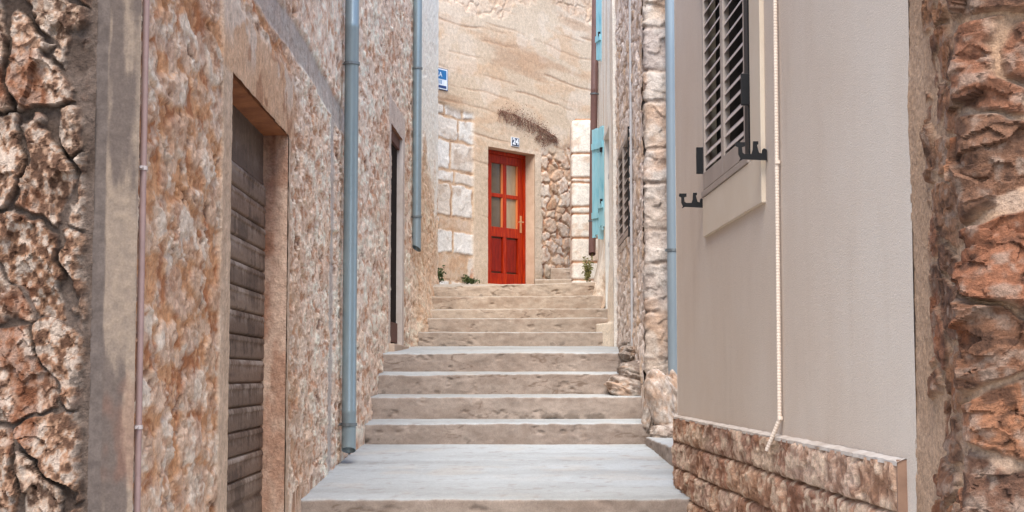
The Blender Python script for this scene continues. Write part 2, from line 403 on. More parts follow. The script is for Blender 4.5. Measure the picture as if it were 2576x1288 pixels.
profile_step("step", uf, -.92, 1.05, 17.1, 2.235, 2.372, 2.377, 17.65, 2.395, .85, 73, .3)
profile_step("step", uf, -.92, 1.05, 17.6, 2.395, 2.505, 2.567, 18.0, 2.56, .8, 79, .5, rough=1.8)
sf = thing("side_steps", "two short stone steps climbing to the right behind the white quoin pier", "steps", (.7, 20.6, 2.65))
profile_step("step", sf, .30, 1.5, 20.35, 2.60, 2.765, 2.775, 20.9, 2.80, .8, 83, .6)
profile_step("step", sf, .52, 1.6, 20.82, 2.78, 2.945, 2.95, 21.6, 2.98, .6, 89, .8)
# raised pavement in the nook on the right
kb = profile_step("pavement", None, 0, 2.6, 0, -.1, .048, .048, .6, .05, .1, 97, .3, 'structure', .02)
kb.rotation_euler = (0, 0, math.atan2(2.45, .037) ); 
kb.rotation_euler = (0, 0, math.radians(-89.1)); kb.location = (1.04 + .28, 10.55, .86)

# ------------------------------------------------------------ masonry fields
def stone_core(u, v, sx, sy, seed, warp=.25, jit=.85, p=2.4, rows=True, wvar=.25):
    wu = u / sx + warp * (fbm(u / sx * 1.3, v / sy * 1.3, seed + 50, 3) - .5) * 2 * .5; wv = v / sy + warp * (fbm(u / sx * 1.1 + 9, v / sy * 1.1, seed + 60, 3) - .5)
    wu = wu + .10 * (fbm(u / sx * 5, v / sy * 5, seed + 63, 3) - .5); wv = wv + .16 * (fbm(u / sx * 5, v / sy * 5 + 4, seed + 66, 3) - .5)
    return worley(wu, wv, seed, jit, p, rows, wvar)
def facets(u, v, sx, sy, seed, amp):
    wu = u / sx + .35 * fbm(u / sx * 2, v / sy * 2, seed + 9, 2); wv = v / sy + .35 * fbm(u / sx * 2 + 5, v / sy * 2, seed + 8, 2)
    F1, E, ID, DX, DY = worley(wu, wv, seed, .95, 2.0)
    return amp * ((ID - .5) * 1.0 + (fr(ID, 37) - .5) * 1.6 * DX + (fr(ID, 91) - .5) * 1.6 * DY)

def blocks(u, v, rows, seed, lens, wob=.01, wf=9):
    uu = u + wob * 2 * (fbm(u * wf, v * wf, seed + 31, 4) - .5); vv = v + wob * 2 * (fbm(u * wf + 7, v * wf, seed + 33, 4) - .5) + wob * 1.5 * (fbm(u * 2, v * 2, seed + 35, 2) - .5)
    rows = np.array(rows); i = np.clip(np.searchsorted(rows, vv) - 1, 0, len(rows) - 2); dv = np.minimum(vv - rows[i], rows[i + 1] - vv)
    du = np.full(u.shape, 9.0); idv = np.zeros(u.shape); lo, hi = float(u.min()) - .5, float(u.max()) + .6
    for r in range(len(rows) - 1):
        rng = random.Random(seed * 100 + r); x = lo - rng.random() * .3; ed = [x]
        while x < hi: x += rng.choice(lens) * rng.uniform(.85, 1.15); ed.append(x)
        ed = np.array(ed); k = np.clip(np.searchsorted(ed, uu) - 1, 0, len(ed) - 2); s_ = i == r
        du = np.where(s_, np.minimum(uu - ed[k], ed[k + 1] - uu), du); idv = np.where(s_, hsh(k.astype(float), k * 0. + r, seed + 3), idv)
    return dv, du, idv
# left house, front face on the cross lane: big stones in deep grey mortar
def f_leftfront(u, v):
    vv = v + .35 * (u - 4.6) + .03 * (fbm(u * 5, v * 5, 99, 3) - .5); uu = u - .25 * (v - 1.8)
    F1, E, ID, DX, DY = stone_core(uu + .03, vv + .03, .25, .22, 101, .75, .92, 2.0, False, .45)
    n1 = fbm(u * 16, v * 16, 98, 4)
    m = sm(.03, .095, E + .14 * (n1 - .5) - .04 * sm(.6, .75, fbm(u * 3, v * 3, 97, 3))) * sm(4.785, 4.745, u + .05 * (n1 - .5))
    tilt = ((fr(ID, 13) - .5) * DX + (fr(ID, 29) - .5) * DY) * .10
    fa = facets(u, v, .09, .11, 103, .036) + facets(u, v, .03, .036, 105, .013)
    rg = ridge(uu * 20, vv * 9, 107, 4) - .5
    h = m * (.016 + .02 * fr(ID, 7)) + m * (tilt * .6 + fa * .8 + .016 * rg) + .010 * (fbm(u * 40, v * 40, 109, 4) - .5) + .02 * (fbm(u * 5, v * 5, 108, 3) - .5) + .003 * (1 - m)
    s1 = fbm(u * 9, v * 9, 111, 5); s2 = fbm(u * 60, v * 42, 113, 4); s4 = ridge(uu * 30, vv * 14, 115, 4)
    sc = pal(fr(ID, 3), [lin(176, 136, 108), lin(200, 164, 138), lin(160, 114, 86), lin(210, 182, 160), lin(184, 144, 116)])
    sc = mix(sc, lin(216, 200, 186), .85 * sm(.50, .60, s2 * .7 + s1 * .3)); sc = mix(sc, lin(92, 62, 46), .85 * sm(.48, .40, s2 * .7 + s1 * .3))
    sc = mix(sc, lin(150, 92, 60), .6 * sm(.56, .70, fbm(u * 7, v * 6, 117, 4)))
    mo = mix(lin(100, 86, 78), lin(130, 114, 104), fbm(u * 25, v * 25, 119, 4)); mo = mix(mo, lin(78, 62, 52), .6 * sm(.5, .65, fbm(u * 7, v * 7, 121, 3)))
    return h, mix(mo, sc, m) * np.array([.62, .575, .54])  # final factor darkens the colours, imitating dimmer light at the left edge
# flank of the left house: stones drowned in orange pointing, paler and greyer towards the far end
def f_flank(ustart, near, seed):
    def f(u, v):
        F1, E, ID, DX, DY = stone_core(u, v, .40, .17, seed, .5, .95, 2.2, True, .4)
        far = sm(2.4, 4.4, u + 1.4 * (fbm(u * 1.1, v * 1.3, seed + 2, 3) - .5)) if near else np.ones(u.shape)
        n1 = fbm(u * 5, v * 9, seed + 3, 5); n2 = fbm(u * 10, v * 16, seed + 7, 6, .62); n3 = fbm(u * 6, v * 5.5, seed + 8, 5)
        kk = 13 if near else 8
        sp = fbm(u * kk, v * (24 if near else 17), seed + 41, 5, .6); s5 = fbm(u * kk * .45, v * 9, seed + 43, 5, .6)
        cov = .20 - .14 * far
        m = sm(cov - .12, cov + .16, E + .75 * (n1 - .5) + .5 * (n2 - .5))
        tilt = ((fr(ID, 13) - .5) * DX + (fr(ID, 29) - .5) * DY) * .03
        fa = facets(u, v, .12, .08, seed + 5, .008) + facets(u, v, .045, .03, seed + 6, .006)
        pit = sm(.64, .72, fbm(u * 9, v * 10, seed + 14, 6, .6))
        speck = sm(.53, .63, sp); 
        h = .55 * (m * (.008 + .010 * fr(ID, 7)) + (.25 + .75 * m) * (tilt + fa) + .030 * (n2 - .5) + .012 * (n1 - .5)) - .014 * pit - .006 * speck + .010 * (sp - .5)
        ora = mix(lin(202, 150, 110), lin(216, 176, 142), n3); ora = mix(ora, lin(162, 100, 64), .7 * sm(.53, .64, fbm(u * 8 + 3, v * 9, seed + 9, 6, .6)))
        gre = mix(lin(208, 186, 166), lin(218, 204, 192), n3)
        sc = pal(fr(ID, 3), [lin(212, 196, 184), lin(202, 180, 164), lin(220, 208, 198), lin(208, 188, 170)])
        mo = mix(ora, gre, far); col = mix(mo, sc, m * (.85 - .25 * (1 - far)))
        col = mix(col, lin(230, 222, 212), (.45 + .35 * m) * sm(.52, .62, s5))
        col = mix(col, mix(lin(178, 126, 90), lin(150, 100, 70), s5), (.42 + .25 * far) * speck * (1 - .45 * sm(.5, .6, s5)))
        col = mix(col, lin(100, 62, 42), .75 * pit * sm(.45, .55, n3))
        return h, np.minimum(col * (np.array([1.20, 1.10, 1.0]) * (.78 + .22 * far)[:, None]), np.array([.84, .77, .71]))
    return f
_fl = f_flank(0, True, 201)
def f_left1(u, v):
    h, col = _fl(u, v)
    w = .02 * (fbm(u * 3, v * 3, 221, 3) - .5)
    band = sm(.11, .07, np.abs(v - 3.22 - .01 * np.sin(u * 2) + 2 * w)) * sm(1.7, 2.1, u)          # cement filled chase running along the wall
    seam = sm(.13, .09, np.abs(u - 5.30 + 4 * w)) * sm(3.3, 3.1, v)                            # vertical cement seam before the pipe
    b = np.maximum(band, seam); n = fbm(u * 12, v * 20, 223, 4)
    cem = mix(lin(160, 150, 142), lin(194, 184, 176), n); h = h * (1 - b * .8) - .008 * b + .006 * b * (n - .5)
    h = h - .02 * sm(.03, .01, np.abs(u - 5.16 + 4 * w)) * sm(3.3, 3.1, v)
    col = mix(col, cem, .8 * b)
    # smooth grey jamb plaster beside the garage opening, and orange dressed lintel stone
    jl = sm(.02, 0.0, np.abs(u - 1.47) - .10 + 2 * w); jr = sm(.02, 0, np.abs(u - 3.21) - .05 + w)
    j = np.maximum(jl, jr) * sm(2.78, 2.70, v)
    jc = mix(lin(190, 162, 138), lin(206, 182, 160), fbm(u * 8, v * 3, 225, 4))
    li = sm(0, .05, u - 1.32 + w) * sm(3.5, 3.3, u + 6 * w) * sm(2.66, 2.70, v) * sm(3.02, 2.95, v + 2 * w - .02 * (u - 2))
    lc = mix(lin(202, 158, 122), lin(216, 184, 156), fbm(u * 3, v * 5, 227, 5)); lc = mix(lc, lin(212, 194, 178), .8 * sm(.5, .6, fbm(u * 3.5 + 2, v * 6, 229, 4)) * sm(2.75, 2.9, v))
    lc = mix(lc, lin(140, 84, 50), .5 * sm(.6, .7, fbm(u * 5, v * 7, 230, 4)))
    k = np.maximum(j, li); h = h * (1 - k * .9) + .012 * k + .004 * k * (fbm(u * 20, v * 20, 231, 3) - .5)
    col = mix(mix(col, jc, j), lc, li)
    return h, col
_f2 = f_flank(0, False, 301)
def f_house2(u, v):
    h, col = _f2(u, v)
    Y = 10.9 + u
    # near-white strip past the second pipe, fading to tan lower down
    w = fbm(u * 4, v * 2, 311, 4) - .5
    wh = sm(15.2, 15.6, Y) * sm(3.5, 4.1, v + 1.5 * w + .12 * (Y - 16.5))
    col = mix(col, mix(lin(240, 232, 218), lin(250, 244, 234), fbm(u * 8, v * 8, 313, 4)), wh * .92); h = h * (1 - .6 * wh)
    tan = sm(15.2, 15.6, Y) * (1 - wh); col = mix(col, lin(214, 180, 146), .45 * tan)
    # grey dressed frame round the dark doorway
    fr_ = np.maximum(sm(.02, 0, np.abs(u - 2.45) - .06), sm(.02, 0, np.abs(u - 3.60) - .09)) * sm(3.96, 3.9, v) * sm(1.6, 1.65, v)
    ln = sm(.02, 0, np.abs(u - 3.0) - .66) * sm(3.68, 3.7, v) * sm(3.95, 3.92, v)
    fc = mix(lin(196, 180, 168), lin(212, 200, 190), fbm(u * 9, v * 6, 317, 4)); k = np.maximum(fr_, ln)
    col = mix(col, fc, .85 * k); h = h * (1 - .85 * k) + .008 * k
    # battered base near the far corner
    h = h + .13 * sm(2.75, 1.85, v) * sm(4.3, 5.0, u)
    return h, col
# back house: streaked plaster over big white blocks and rubble
def f_back(u, v):
    t_ = u - 2.2                                                       # wall coordinate, 0 beside the door
    n = fbm(u * 1.5, v * 4, 401, 5)
    pc = mix(lin(206, 182, 156), lin(218, 198, 176), fbm(u * .9, v * 1.6, 403, 5)); pc = mix(pc, lin(210, 172, 138), .5 * sm(.55, .7, n))
    pc = mix(pc, lin(226, 208, 190), .5 * sm(.52, .62, fbm(u * 2.2, v * 2.5, 402, 4)))
    sl = v + .07 * u + .07 * (fbm(u * .9, v * .9, 405, 3) - .5) + .05 * (fbm(u * 3, v * 3, 406, 3) - .5)
    ln = np.zeros(u.shape)
    for k_, a_ in ((.36, 1.0), (.23, .6)):
        q = np.abs(np.mod(sl / k_ + .7 * fbm(u * .35, v * .35, 407, 2), 1.0) - .5) * k_
        ln = np.maximum(ln, a_ * sm(.022, .002, q) * sm(.52, .70, fbm(u * 1.4 + k_ * 40, v * 3, 409, 3)))
    pc = mix(pc, lin(164, 122, 92), .6 * ln)
    smear = sm(.50, .70, fbm(u * .8, sl * 4.5, 410, 5)); pc = mix(pc, lin(184, 146, 116), .55 * smear * sm(4.4, 5.0, v))
    hp = .025 + .006 * (n - .5) - .006 * ln + .004 * (fbm(u * 18, v * 18, 411, 3) - .5)
    # white blocks, left
    dv, du, ID = blocks(u, v, [2.2, 2.70, 3.04, 3.35, 3.52, 3.94, 4.11, 4.48, 4.79, 4.95, 5.2], 42, [.20, .34, .46, .58], .030, 5); E = np.minimum(dv, du)
    m = sm(.012, .030, E + .03 * (fbm(u * 12, v * 12, 423, 4) - .5)) * sm(.05, .08, fr(ID, 23)); a = fbm(u * 7, v * 7, 425, 5)
    bc = pal(fr(ID, 3), [lin(226, 220, 212), lin(236, 231, 225), lin(222, 208, 194), lin(230, 222, 214)]); bc = mix(bc, lin(200, 132, 88), .85 * sm(.58, .7, fbm(u * 4 + 1, v * 4, 426, 4)) * sm(3.5, 2.6, v))
    bc = mix(bc, lin(176, 150, 128), .5 * sm(.55, .7, a)); mc = mix(lin(216, 188, 160), lin(194, 154, 122), fbm(u * 14, v * 14, 427, 4))
    mc = mix(mc, lin(214, 190, 168), .6 * sm(.52, .6, fbm(u * 20, v * 22, 428, 3)))
    hb = m * (.007 + .006 * fr(ID, 7)) + m * facets(u, v, .14, .12, 429, .007) + .012 * (a - .5); cb = mix(mc, bc, m)
    cb = mix(cb, lin(120, 84, 62), .7 * sm(.010, .003, E) * sm(.5, .6, fbm(u * 5, v * 5, 430, 3)))
    # rubble, right of the door
    F1, E, ID, DX, DY = stone_core(u, v, .20, .15, 441, .7, .95, 2.2, False, .6)
    m2 = sm(.04, .22, E + .34 * (fbm(u * 16, v * 16, 443, 4) - .5)); a2 = fbm(u * 22, v * 22, 445, 4)
    rc = pal(fr(ID, 3), [lin(214, 190, 166), lin(226, 208, 190), lin(200, 162, 130), lin(216, 198, 180)]); rc = mix(rc, lin(176, 124, 92), .5 * sm(.5, .66, a2))
    mr = mix(lin(208, 170, 138), lin(168, 118, 88), sm(.4, .65, fbm(u * 12, v * 12, 447, 4)))
    hr = m2 * (.01 + .02 * fr(ID, 7)) + .016 * (a2 - .5); cr = mix(mr, rc, m2)
    wl_ = fbm(u * 2.5, v * 2.5, 449, 4) - .5
    kl = sm(-.70, -.76, t_ + .12 * wl_) * sm(4.98, 4.9, v + .15 * wl_ + .10 * (t_ + 1.2))
    kr = sm(.66, .72, t_ + .10 * wl_) * sm(4.72, 4.5, v + .5 * wl_ - .08 * (t_ - .7))
    jb = sm(-.76, -.70, t_) * sm(.72, .66, t_) * sm(4.5, 4.3, v + .3 * wl_)
    jc = mix(lin(200, 178, 154), lin(218, 198, 176), fbm(u * 6, v * 6, 451, 5)); pc = mix(pc, jc, .8 * jb)
    top = sm(6.42, 6.5, v + .9 * wl_ - .10 * (t_ - 1.0)) * .55
    h = hp * (1 - kl) + hb * kl; c_ = mix(pc, cb, kl); h = h * (1 - kr) + hr * kr; c_ = mix(c_, cr, kr)
    c_ = c_ * .86; h = h * (1 - top) + hr * top; c_ = mix(c_, mix(cr, lin(214, 190, 168), .5 * np.ones(u.shape)), top)
    return h, c_
def f_quoin(u, v):
    vv = v + .012 * (fbm(u * 4, v * 4, 461, 3) - .5)
    edges = np.array([2.3, 2.75, 2.98, 3.3, 3.62, 3.71, 4.03, 4.09, 4.42, 4.88, 5.2]); i = np.clip(np.searchsorted(edges, vv) - 1, 0, len(edges) - 2)
    d = np.minimum(vv - edges[i], edges[i + 1] - vv); d = np.minimum(d, 9); idv = hsh(i.astype(float), i * 0. + 3, 463)
    m = sm(.004, .025, d + .015 * (fbm(u * 18, v * 18, 465, 3) - .5)); a = fbm(u * 9, v * 9, 467, 5)
    c_ = pal(idv, [lin(228, 220, 208), lin(236, 230, 220), lin(222, 208, 192)]); c_ = mix(c_, lin(196, 160, 130), .5 * sm(.56, .7, a))
    c_ = mix(lin(180, 132, 98), c_, m)
    return .018 * m + .01 * (a - .5) - .04 * sm(4.80, 4.88, v) ** 2, c_
def f_cream(door):
    def f(u, v):
        # u runs from the far end (Y=19) to the near end (Y=15.2)
        a = fbm(u * 2.5, v * 1.2, 501, 5); b = fbm(u * 10, v * 10, 503, 4)
        c_ = mix(lin(236, 228, 214), lin(244, 238, 228), a); fl = sm(.58, .64, fbm(u * 3, v * .9, 505, 4)); c_ = mix(c_, lin(216, 192, 166), .55 * fl)
        low = sm(2.9, 2.3, v + .4 * (a - .5)); c_ = mix(c_, lin(224, 200, 172), .6 * low)
        bad = sm(2.75, 2.1, v + .7 * (b - .5)) * sm(2.6, 2.0, u); r = facets(u, v, .16, .12, 507, .05)
        c_ = mix(c_, pal(fbm(u * 7, v * 7, 509, 4), [lin(150, 104, 76), lin(214, 186, 158), lin(226, 208, 188)]), bad)
        h = .01 * (a - .5) + .006 * (b - .5) + bad * r
        h = h + .15 * sm(3.05, 2.15, v) * np.where(v < 2.03, 1, sm(2.0, 1.6, u) + sm(3.05, 3.3, u) * .25) * sm(3.79, 3.3, u)
        return h, c_
    return f
def f_stoneR(u, v):
    F1, E, ID, DX, DY = stone_core(u, v, .42, .24, 601, .35, .8, 2.6, True, .3)
    n1 = fbm(u * 5, v * 8, 603, 5); n2 = fbm(u * 14, v * 24, 605, 4)
    m = sm(.02, .12, E + .1 * (n1 - .5)); pit = sm(.63, .74, fbm(u * 8, v * 14, 607, 4))
    h = .55 * (m * (.02 + .02 * fr(ID, 7)) + facets(u, v, .12, .08, 609, .022) * m + .022 * (n2 - .5) - .03 * pit)
    sc = pal(fr(ID, 3), [lin(192, 178, 168), lin(206, 192, 182), lin(186, 168, 156), lin(200, 182, 168)]); sc = mix(sc, lin(220, 212, 206), .7 * sm(.48, .62, n2)); sc = mix(sc, lin(196, 160, 118), .5 * sm(.55, .68, fbm(u * 4, v * 4, 611, 4)))
    mo = mix(lin(180, 160, 146), lin(202, 186, 174), n1); c_ = mix(mo, sc, m); c_ = mix(c_, lin(110, 90, 78), .6 * pit)
    return h, c_ * np.array([1.24, 1.20, 1.16])
def f_quoinR(u, v):
    edges = np.array([.8, 1.15, 1.62, 1.98, 2.36, 2.62, 2.98, 3.24, 3.62, 3.86, 4.2, 4.5, 4.86, 5.2, 6, 7, 8, 9]); vv = v + .03 * (fbm(u * 3, v * 3, 621, 3) - .5) + .05 * (u - .2) * np.sin(v * 7)
    i = np.clip(np.searchsorted(edges, vv) - 1, 0, len(edges) - 2); d = np.minimum(vv - edges[i], edges[i + 1] - vv)
    b = fbm(u * 20, v * 20, 623, 4); m = sm(.0, .028, d + .03 * (b - .5)); idv = hsh(i.astype(float), i * 0. + 1, 625)
    n2 = fbm(u * 9, v * 9, 627, 5)
    h = .004 * m + .036 * (n2 - .5) + facets(u, v, .13, .10, 629, .016) - .016 * (1 - m) * sm(.45, .6, fbm(u * 3, v * 3, 630, 2))
    c_ = pal(idv, [lin(196, 180, 166), lin(206, 186, 168), lin(188, 172, 162), lin(210, 192, 176)]); c_ = mix(c_, lin(208, 196, 186), .6 * sm(.5, .65, n2)); c_ = mix(c_, lin(190, 146, 112), .5 * sm(.52, .66, fbm(u * 4, v * 4, 631, 4)))
    mc = mix(lin(192, 170, 152), lin(156, 132, 116), b)
    return h, mix(mc, c_, .35 + .65 * m) * .78
# rock faced plinth courses
def f_plinth(u, v):
    dv, du, idv = blocks(u, v, [.40, .545, .69, .835, .98, 1.125, 1.275], 7, [.16, .22, .26, .32, .40], .006, 12)
    b = fbm(u * 26, v * 26, 705, 4); m = sm(.0, .009, dv + .006 * (b - .5)) * sm(.003, .020, du + .006 * (b - .5)); pil = np.sqrt(np.clip(np.minimum(dv, du) / .03, 0, 1))
    n1 = fbm(u * 4, v * 11, 707, 5)
    h = .006 + .008 * m + m * (.013 * pil + facets(u, v, .15, .08, 709, .016) + facets(u, v, .04, .03, 710, .007) + .012 * (n1 - .5) + .006 * (b - .5) + .008 * (fr(idv, 7) - .3))
    c_ = pal(fr(idv, 3), [lin(172, 126, 102), lin(206, 164, 134), lin(152, 108, 86), lin(190, 156, 136), lin(212, 178, 154)])
    c_ = mix(c_, lin(220, 194, 168), .7 * sm(.50, .62, b * .5 + n1 * .5)); c_ = mix(c_, lin(128, 84, 58), .65 * sm(.5, .38, b * .5 + n1 * .5))
    c_ = mix(mix(lin(116, 86, 66), lin(146, 112, 88), b), c_, m)
    return h, c_
# corner house on the right: stones in tan pointing
def f_rightcorner(u, v):
    # u 0 at the end of the grey plaster, corner at .50, cross lane face beyond
    mo_w = sm(.16, .10, u); fl = sm(.40, .48, u + .04 * (fbm(v * 4, u * 0, 802, 3) - .5)); n1 = fbm(u * 9, v * 9, 803, 5); b = fbm(u * 40, v * 40, 805, 4); n2 = fbm(u * 18, v * 26, 806, 4)
    A1, AE, AI, AX, AY = stone_core(u * 1.0, v + .02, .44, .215, 801, .40, .75, 2.6, True, .4)
    B1, BE, BI, BX, BY = stone_core(u, v, .15, .13, 851, .6, .95, 2.1, False, .5)
    E = np.where(fl > .5, AE, BE); ID = np.where(fl > .5, AI, BI); DX = np.where(fl > .5, AX, BX); DY = np.where(fl > .5, AY, BY)
    gap = np.where(fl > .5, .045, .09); m = sm(gap, gap + .09, E + .14 * (n1 - .5)) * (.5 + .5 * sm(.01, .05, np.abs(u - .43) + .04 * fr(ID, 11)))
    keep = sm(.13, .19, u + .05 * (fbm(v * 3, u * 3, 807, 4) - .5)) * np.where(fl > .5, 1, sm(.10, .20, fr(ID, 17) + .6 * sm(.22, .32, u)))
    m = m * keep
    h = (.45 + .55 * fl) * m * (.018 + .015 * fr(ID, 7)) + (.5 + .5 * fl) * m * (facets(u, v, .16, .12, 811, .034) + facets(u, v, .05, .04, 812, .014) + .012 * (ridge(u * 12, v * 14, 813, 4) - .5) + ((fr(ID, 13) - .5) * DX + (fr(ID, 29) - .5) * DY) * .05) + .006 * (b - .5) + .014 * (fbm(u * 5, v * 5, 815, 3) - .5)
    sc = pal(fr(ID, 3), [lin(160, 112, 84), lin(132, 94, 74), lin(190, 136, 100), lin(174, 112, 80), lin(150, 116, 96)])
    sc = mix(sc, lin(192, 166, 146), .6 * sm(.52, .68, b * .5 + n2 * .5)); sc = mix(sc, lin(80, 56, 44), .7 * sm(.47, .36, n2 * .6 + b * .4)); sc = mix(sc, lin(164, 94, 56), .55 * sm(.60, .72, fbm(u * 9 + 3, v * 6, 817, 5)))
    mo = mix(lin(228, 188, 156), lin(210, 168, 134), n1); mo = mix(mo, lin(190, 168, 152), .5 * sm(.5, .65, fbm(u * 6, v * 5, 819, 3)) * fl)
    return h, mix(mo, sc, m) * .60  # stone and pointing darkened in colour to imitate dimming at the right edge
def f_boards(u, v):
    # weathered horizontal boards of the garage door
    w = .108; r = (v - .60) / w; k = np.floor(r); q = r - k; idv = hsh(k, k * 0 + 2, 901)
    pr = np.sin(np.pi * np.clip(q, 0, 1)) ** .22
    top = sm(2.42, 2.46, v)
    h = .012 * pr * (1 - top) + .006 * (1 - q) * (1 - top) - .016 * sm(.12, .02, q) * (1 - top) + .006 * sm(.72, .8, q) * (1 - top) + .003 * (fbm(u * 30, v * 60, 903, 3) - .5)
    g = fbm(u * 34 + 3 * k, v * 5, 905, 4); s = fbm(u * 3, v * 14, 907, 5)
    c_ = pal(idv, [lin(122, 102, 88), lin(134, 115, 101), lin(108, 89, 77), lin(128, 105, 90)]); c_ = mix(c_, lin(160, 146, 136), .7 * sm(.5, .68, s * .5 + g * .5) * sm(.35, .8, q)); c_ = mix(c_, lin(62, 48, 42), .6 * sm(.50, .36, g * .45 + s * .55))
    c_ = mix(c_, lin(170, 156, 146), .5 * sm(.55, .75, s) * sm(.78, .9, q)); c_ = mix(c_, lin(92, 80, 73), top * .7)
    return h, c_
def f_strip(u, v):
    n = fbm(u * 14, v * 2.2, 911, 5); g = fbm(u * 60, v * 50, 913, 4)
    c_ = mix(lin(104, 90, 80), lin(130, 112, 96), g); c_ = mix(c_, lin(76, 65, 60), .85 * sm(.46, .58, n)); c_ = mix(c_, lin(116, 72, 52), .3 * sm(.55, .65, fbm(u * 8, v * 3 + 7, 915, 4)) * sm(1.9, 1.3, v))
    return .006 * (n - .5) + .004 * (g - .5), c_
def f_reveal(u, v):
    n = fbm(u * 7, v * 4, 921, 5); g = fbm(u * 40, v * 40, 923, 4)
    c_ = mix(lin(188, 154, 132), lin(206, 176, 154), g); c_ = mix(c_, lin(112, 62, 42), .9 * sm(1.5, 2.8, v + 2.0 * (n - .5)) * sm(.125, .06, u + .10 * (n - .5)))
    c_ = mix(c_, lin(150, 96, 66), .5 * sm(.5, .66, n))
    return .008 * (g - .5) + .01 * (n - .5), c_

def shell(parent, pts, z0, z1, mat=None):
    """plain outer walls of a house that stand outside the picture"""
    mb = MB()
    for (a, b) in zip(pts[:-1], pts[1:]): mb.add([(a[0], a[1], z0), (b[0], b[1], z0), (b[0], b[1], z1), (a[0], a[1], z1)], [(0, 1, 2, 3)])
    o = mb.build("outer_wall", mat or M['render'], parent); return o
def roof(parent, x0, x1, y0, y1, z, over=.25, rise=.6, axis_='y'):
    mb = MB(); a, b, c, d = x0 - over, x1 + over, y0 - over, y1 + over; th = .12
    if axis_ == 'y':
        xm = (a + b) / 2; pf = [(a, z), (xm, z + rise), (b, z), (b, z - th), (xm, z + rise - th), (a, z - th)]
        vs = [(p_[0], c, p_[1]) for p_ in pf] + [(p_[0], d, p_[1]) for p_ in pf]
    else:
        ym = (c + d) / 2; pf = [(c, z), (ym, z + rise), (d, z), (d, z - th), (ym, z + rise - th), (c, z - th)]
        vs = [(a, p_[0], p_[1]) for p_ in pf] + [(b, p_[0], p_[1]) for p_ in pf]
    fs = [(0, 1, 4, 5), (1, 2, 3, 4), (6, 11, 10, 7), (7, 10, 9, 8), (0, 6, 7, 1), (1, 7, 8, 2), (5, 4, 10, 11), (4, 3, 9, 10), (0, 5, 11, 6), (2, 8, 9, 3)]
    mb.add(vs, fs); return mb.build("roof", M['roof'], parent)

# ------------------------------------------------------------ left house
h1 = thing("stone_house", "left rough orange and grey stone house with a boarded garage door", "house", (-3.5, 7.6, 0))
H1 = 4.7
ps, L = straight((-6, 4.45), (-1.205, 4.45))
wall("front_wall", h1, ps, axis((0, 3.0, .3), (3.0, 4.2, .012), (4.2, L, .0038)), axis((-.4, .2, .15), (.2, .95, .012), (.95, 2.75, .004), (2.75, 3.4, .012), (3.4, H1, .2)), f_leftfront, M['rubble'], (), False)
ps, L = straight((-1.207, 4.446), (-1.078, 4.446))
def f_strip2(u, v):
    h, c_ = f_strip(u, v); k = sm(.040, .034, u + .006 * (fbm(v * 9, v * 0, 7, 3) - .5)); g = fbm(u * 40, v * 40, 931, 4)
    return h + .003 * (1 - k), mix(c_, mix(lin(70, 60, 55), lin(96, 84, 77), g), k)
wall("corner_strip", h1, ps, axis((0, L, .004)), axis((-.4, .95, .15), (.95, 2.75, .006), (2.75, H1, .2)), f_strip2, M['conc'])
GA = (1.562, 3.19, -.4, 2.69)                                              # garage opening: u range, z range
ps, L = straight((-1.0953, 4.45), (-1.146, 10.9))
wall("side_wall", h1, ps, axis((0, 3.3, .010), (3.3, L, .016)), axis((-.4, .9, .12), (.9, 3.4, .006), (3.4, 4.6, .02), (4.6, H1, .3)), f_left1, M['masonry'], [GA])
gx = lambda u: -1.0953 - .0079 * u
rec = .115
ps, L = straight((gx(1.5) - rec, 4.45 + 1.5), (gx(3.19) - rec, 4.45 + 3.19))
wall("garage_door", h1, ps, axis((0, L, .012)), axis((-.3, .95, .02), (.95, 2.69, .004)), f_boards, M['wood'])
ps, L = straight((gx(3.19) - rec - .02, 4.45 + 3.19), (gx(3.19) + .008, 4.45 + 3.19))
wall("door_jamb", h1, ps, axis((0, L, .006)), axis((-.3, .95, .05), (.95, 2.69, .008)), f_reveal, M['masonry'])
mb = MB(); a0, a1 = 4.45 + 1.562, 4.45 + 3.19
mb.box((gx(1.56) - rec - .03, a0 - .04, 2.69), (gx(3.19) + .002, a1 + .04, 2.72))
mb.build("lintel_soffit", plain_mat("orange_soffit_stone", lin(168, 106, 64), lin(120, 70, 42), 5, .9, 0, .5, .006, 60), h1)
mb = MB(); mb.box((gx(1.56) - rec - .03, a0 - .05, -.3), (gx(1.56) + .004, a0 - .001, 2.689)); mb.build("door_jamb", M['render'], h1)
shell(h1, [(-1.146, 10.9), (-6, 10.9), (-6, 4.45)], -.4, H1); roof(h1, -6, -1.1, 4.45, 10.8, H1, .1)

# ------------------------------------------------------------ second left house
h2 = thing("stone_house", "left middle grey stone house with a narrow dark doorway, between two drainpipes", "house", (-3.2, 14.7, 1.0))
H2 = 6.4
ps, L = straight((-1.1405, 10.9), (-.896, 18.6))
DO = (2.525, 3.48, 1.77, 3.70)
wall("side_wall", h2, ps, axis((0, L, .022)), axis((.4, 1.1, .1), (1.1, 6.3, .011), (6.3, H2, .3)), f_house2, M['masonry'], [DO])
def hp2(u, d, z): 
    x = -1.1405 + .03174 * u; return (x - d, 10.9 + u, z)
def slab2(name, u0, u1, d0, d1, z0, z1, mat, par, bevel=0):
    mb = MB(); vs = [hp2(u, d, z) for z in (z0, z1) for (u, d) in ((u0, d0), (u1, d0), (u1, d1), (u0, d1))]
    mb.add(vs, [(0, 3, 2, 1), (4, 5, 6, 7), (0, 1, 5, 4), (1, 2, 6, 5), (2, 3, 7, 6), (3, 0, 4, 7)]); return mb.build(name, mat, par, bevel=bevel)
d2 = slab2("door", 2.45, 3.55, .045, .13, 1.80, 3.72, M['darkdoor'], h2)
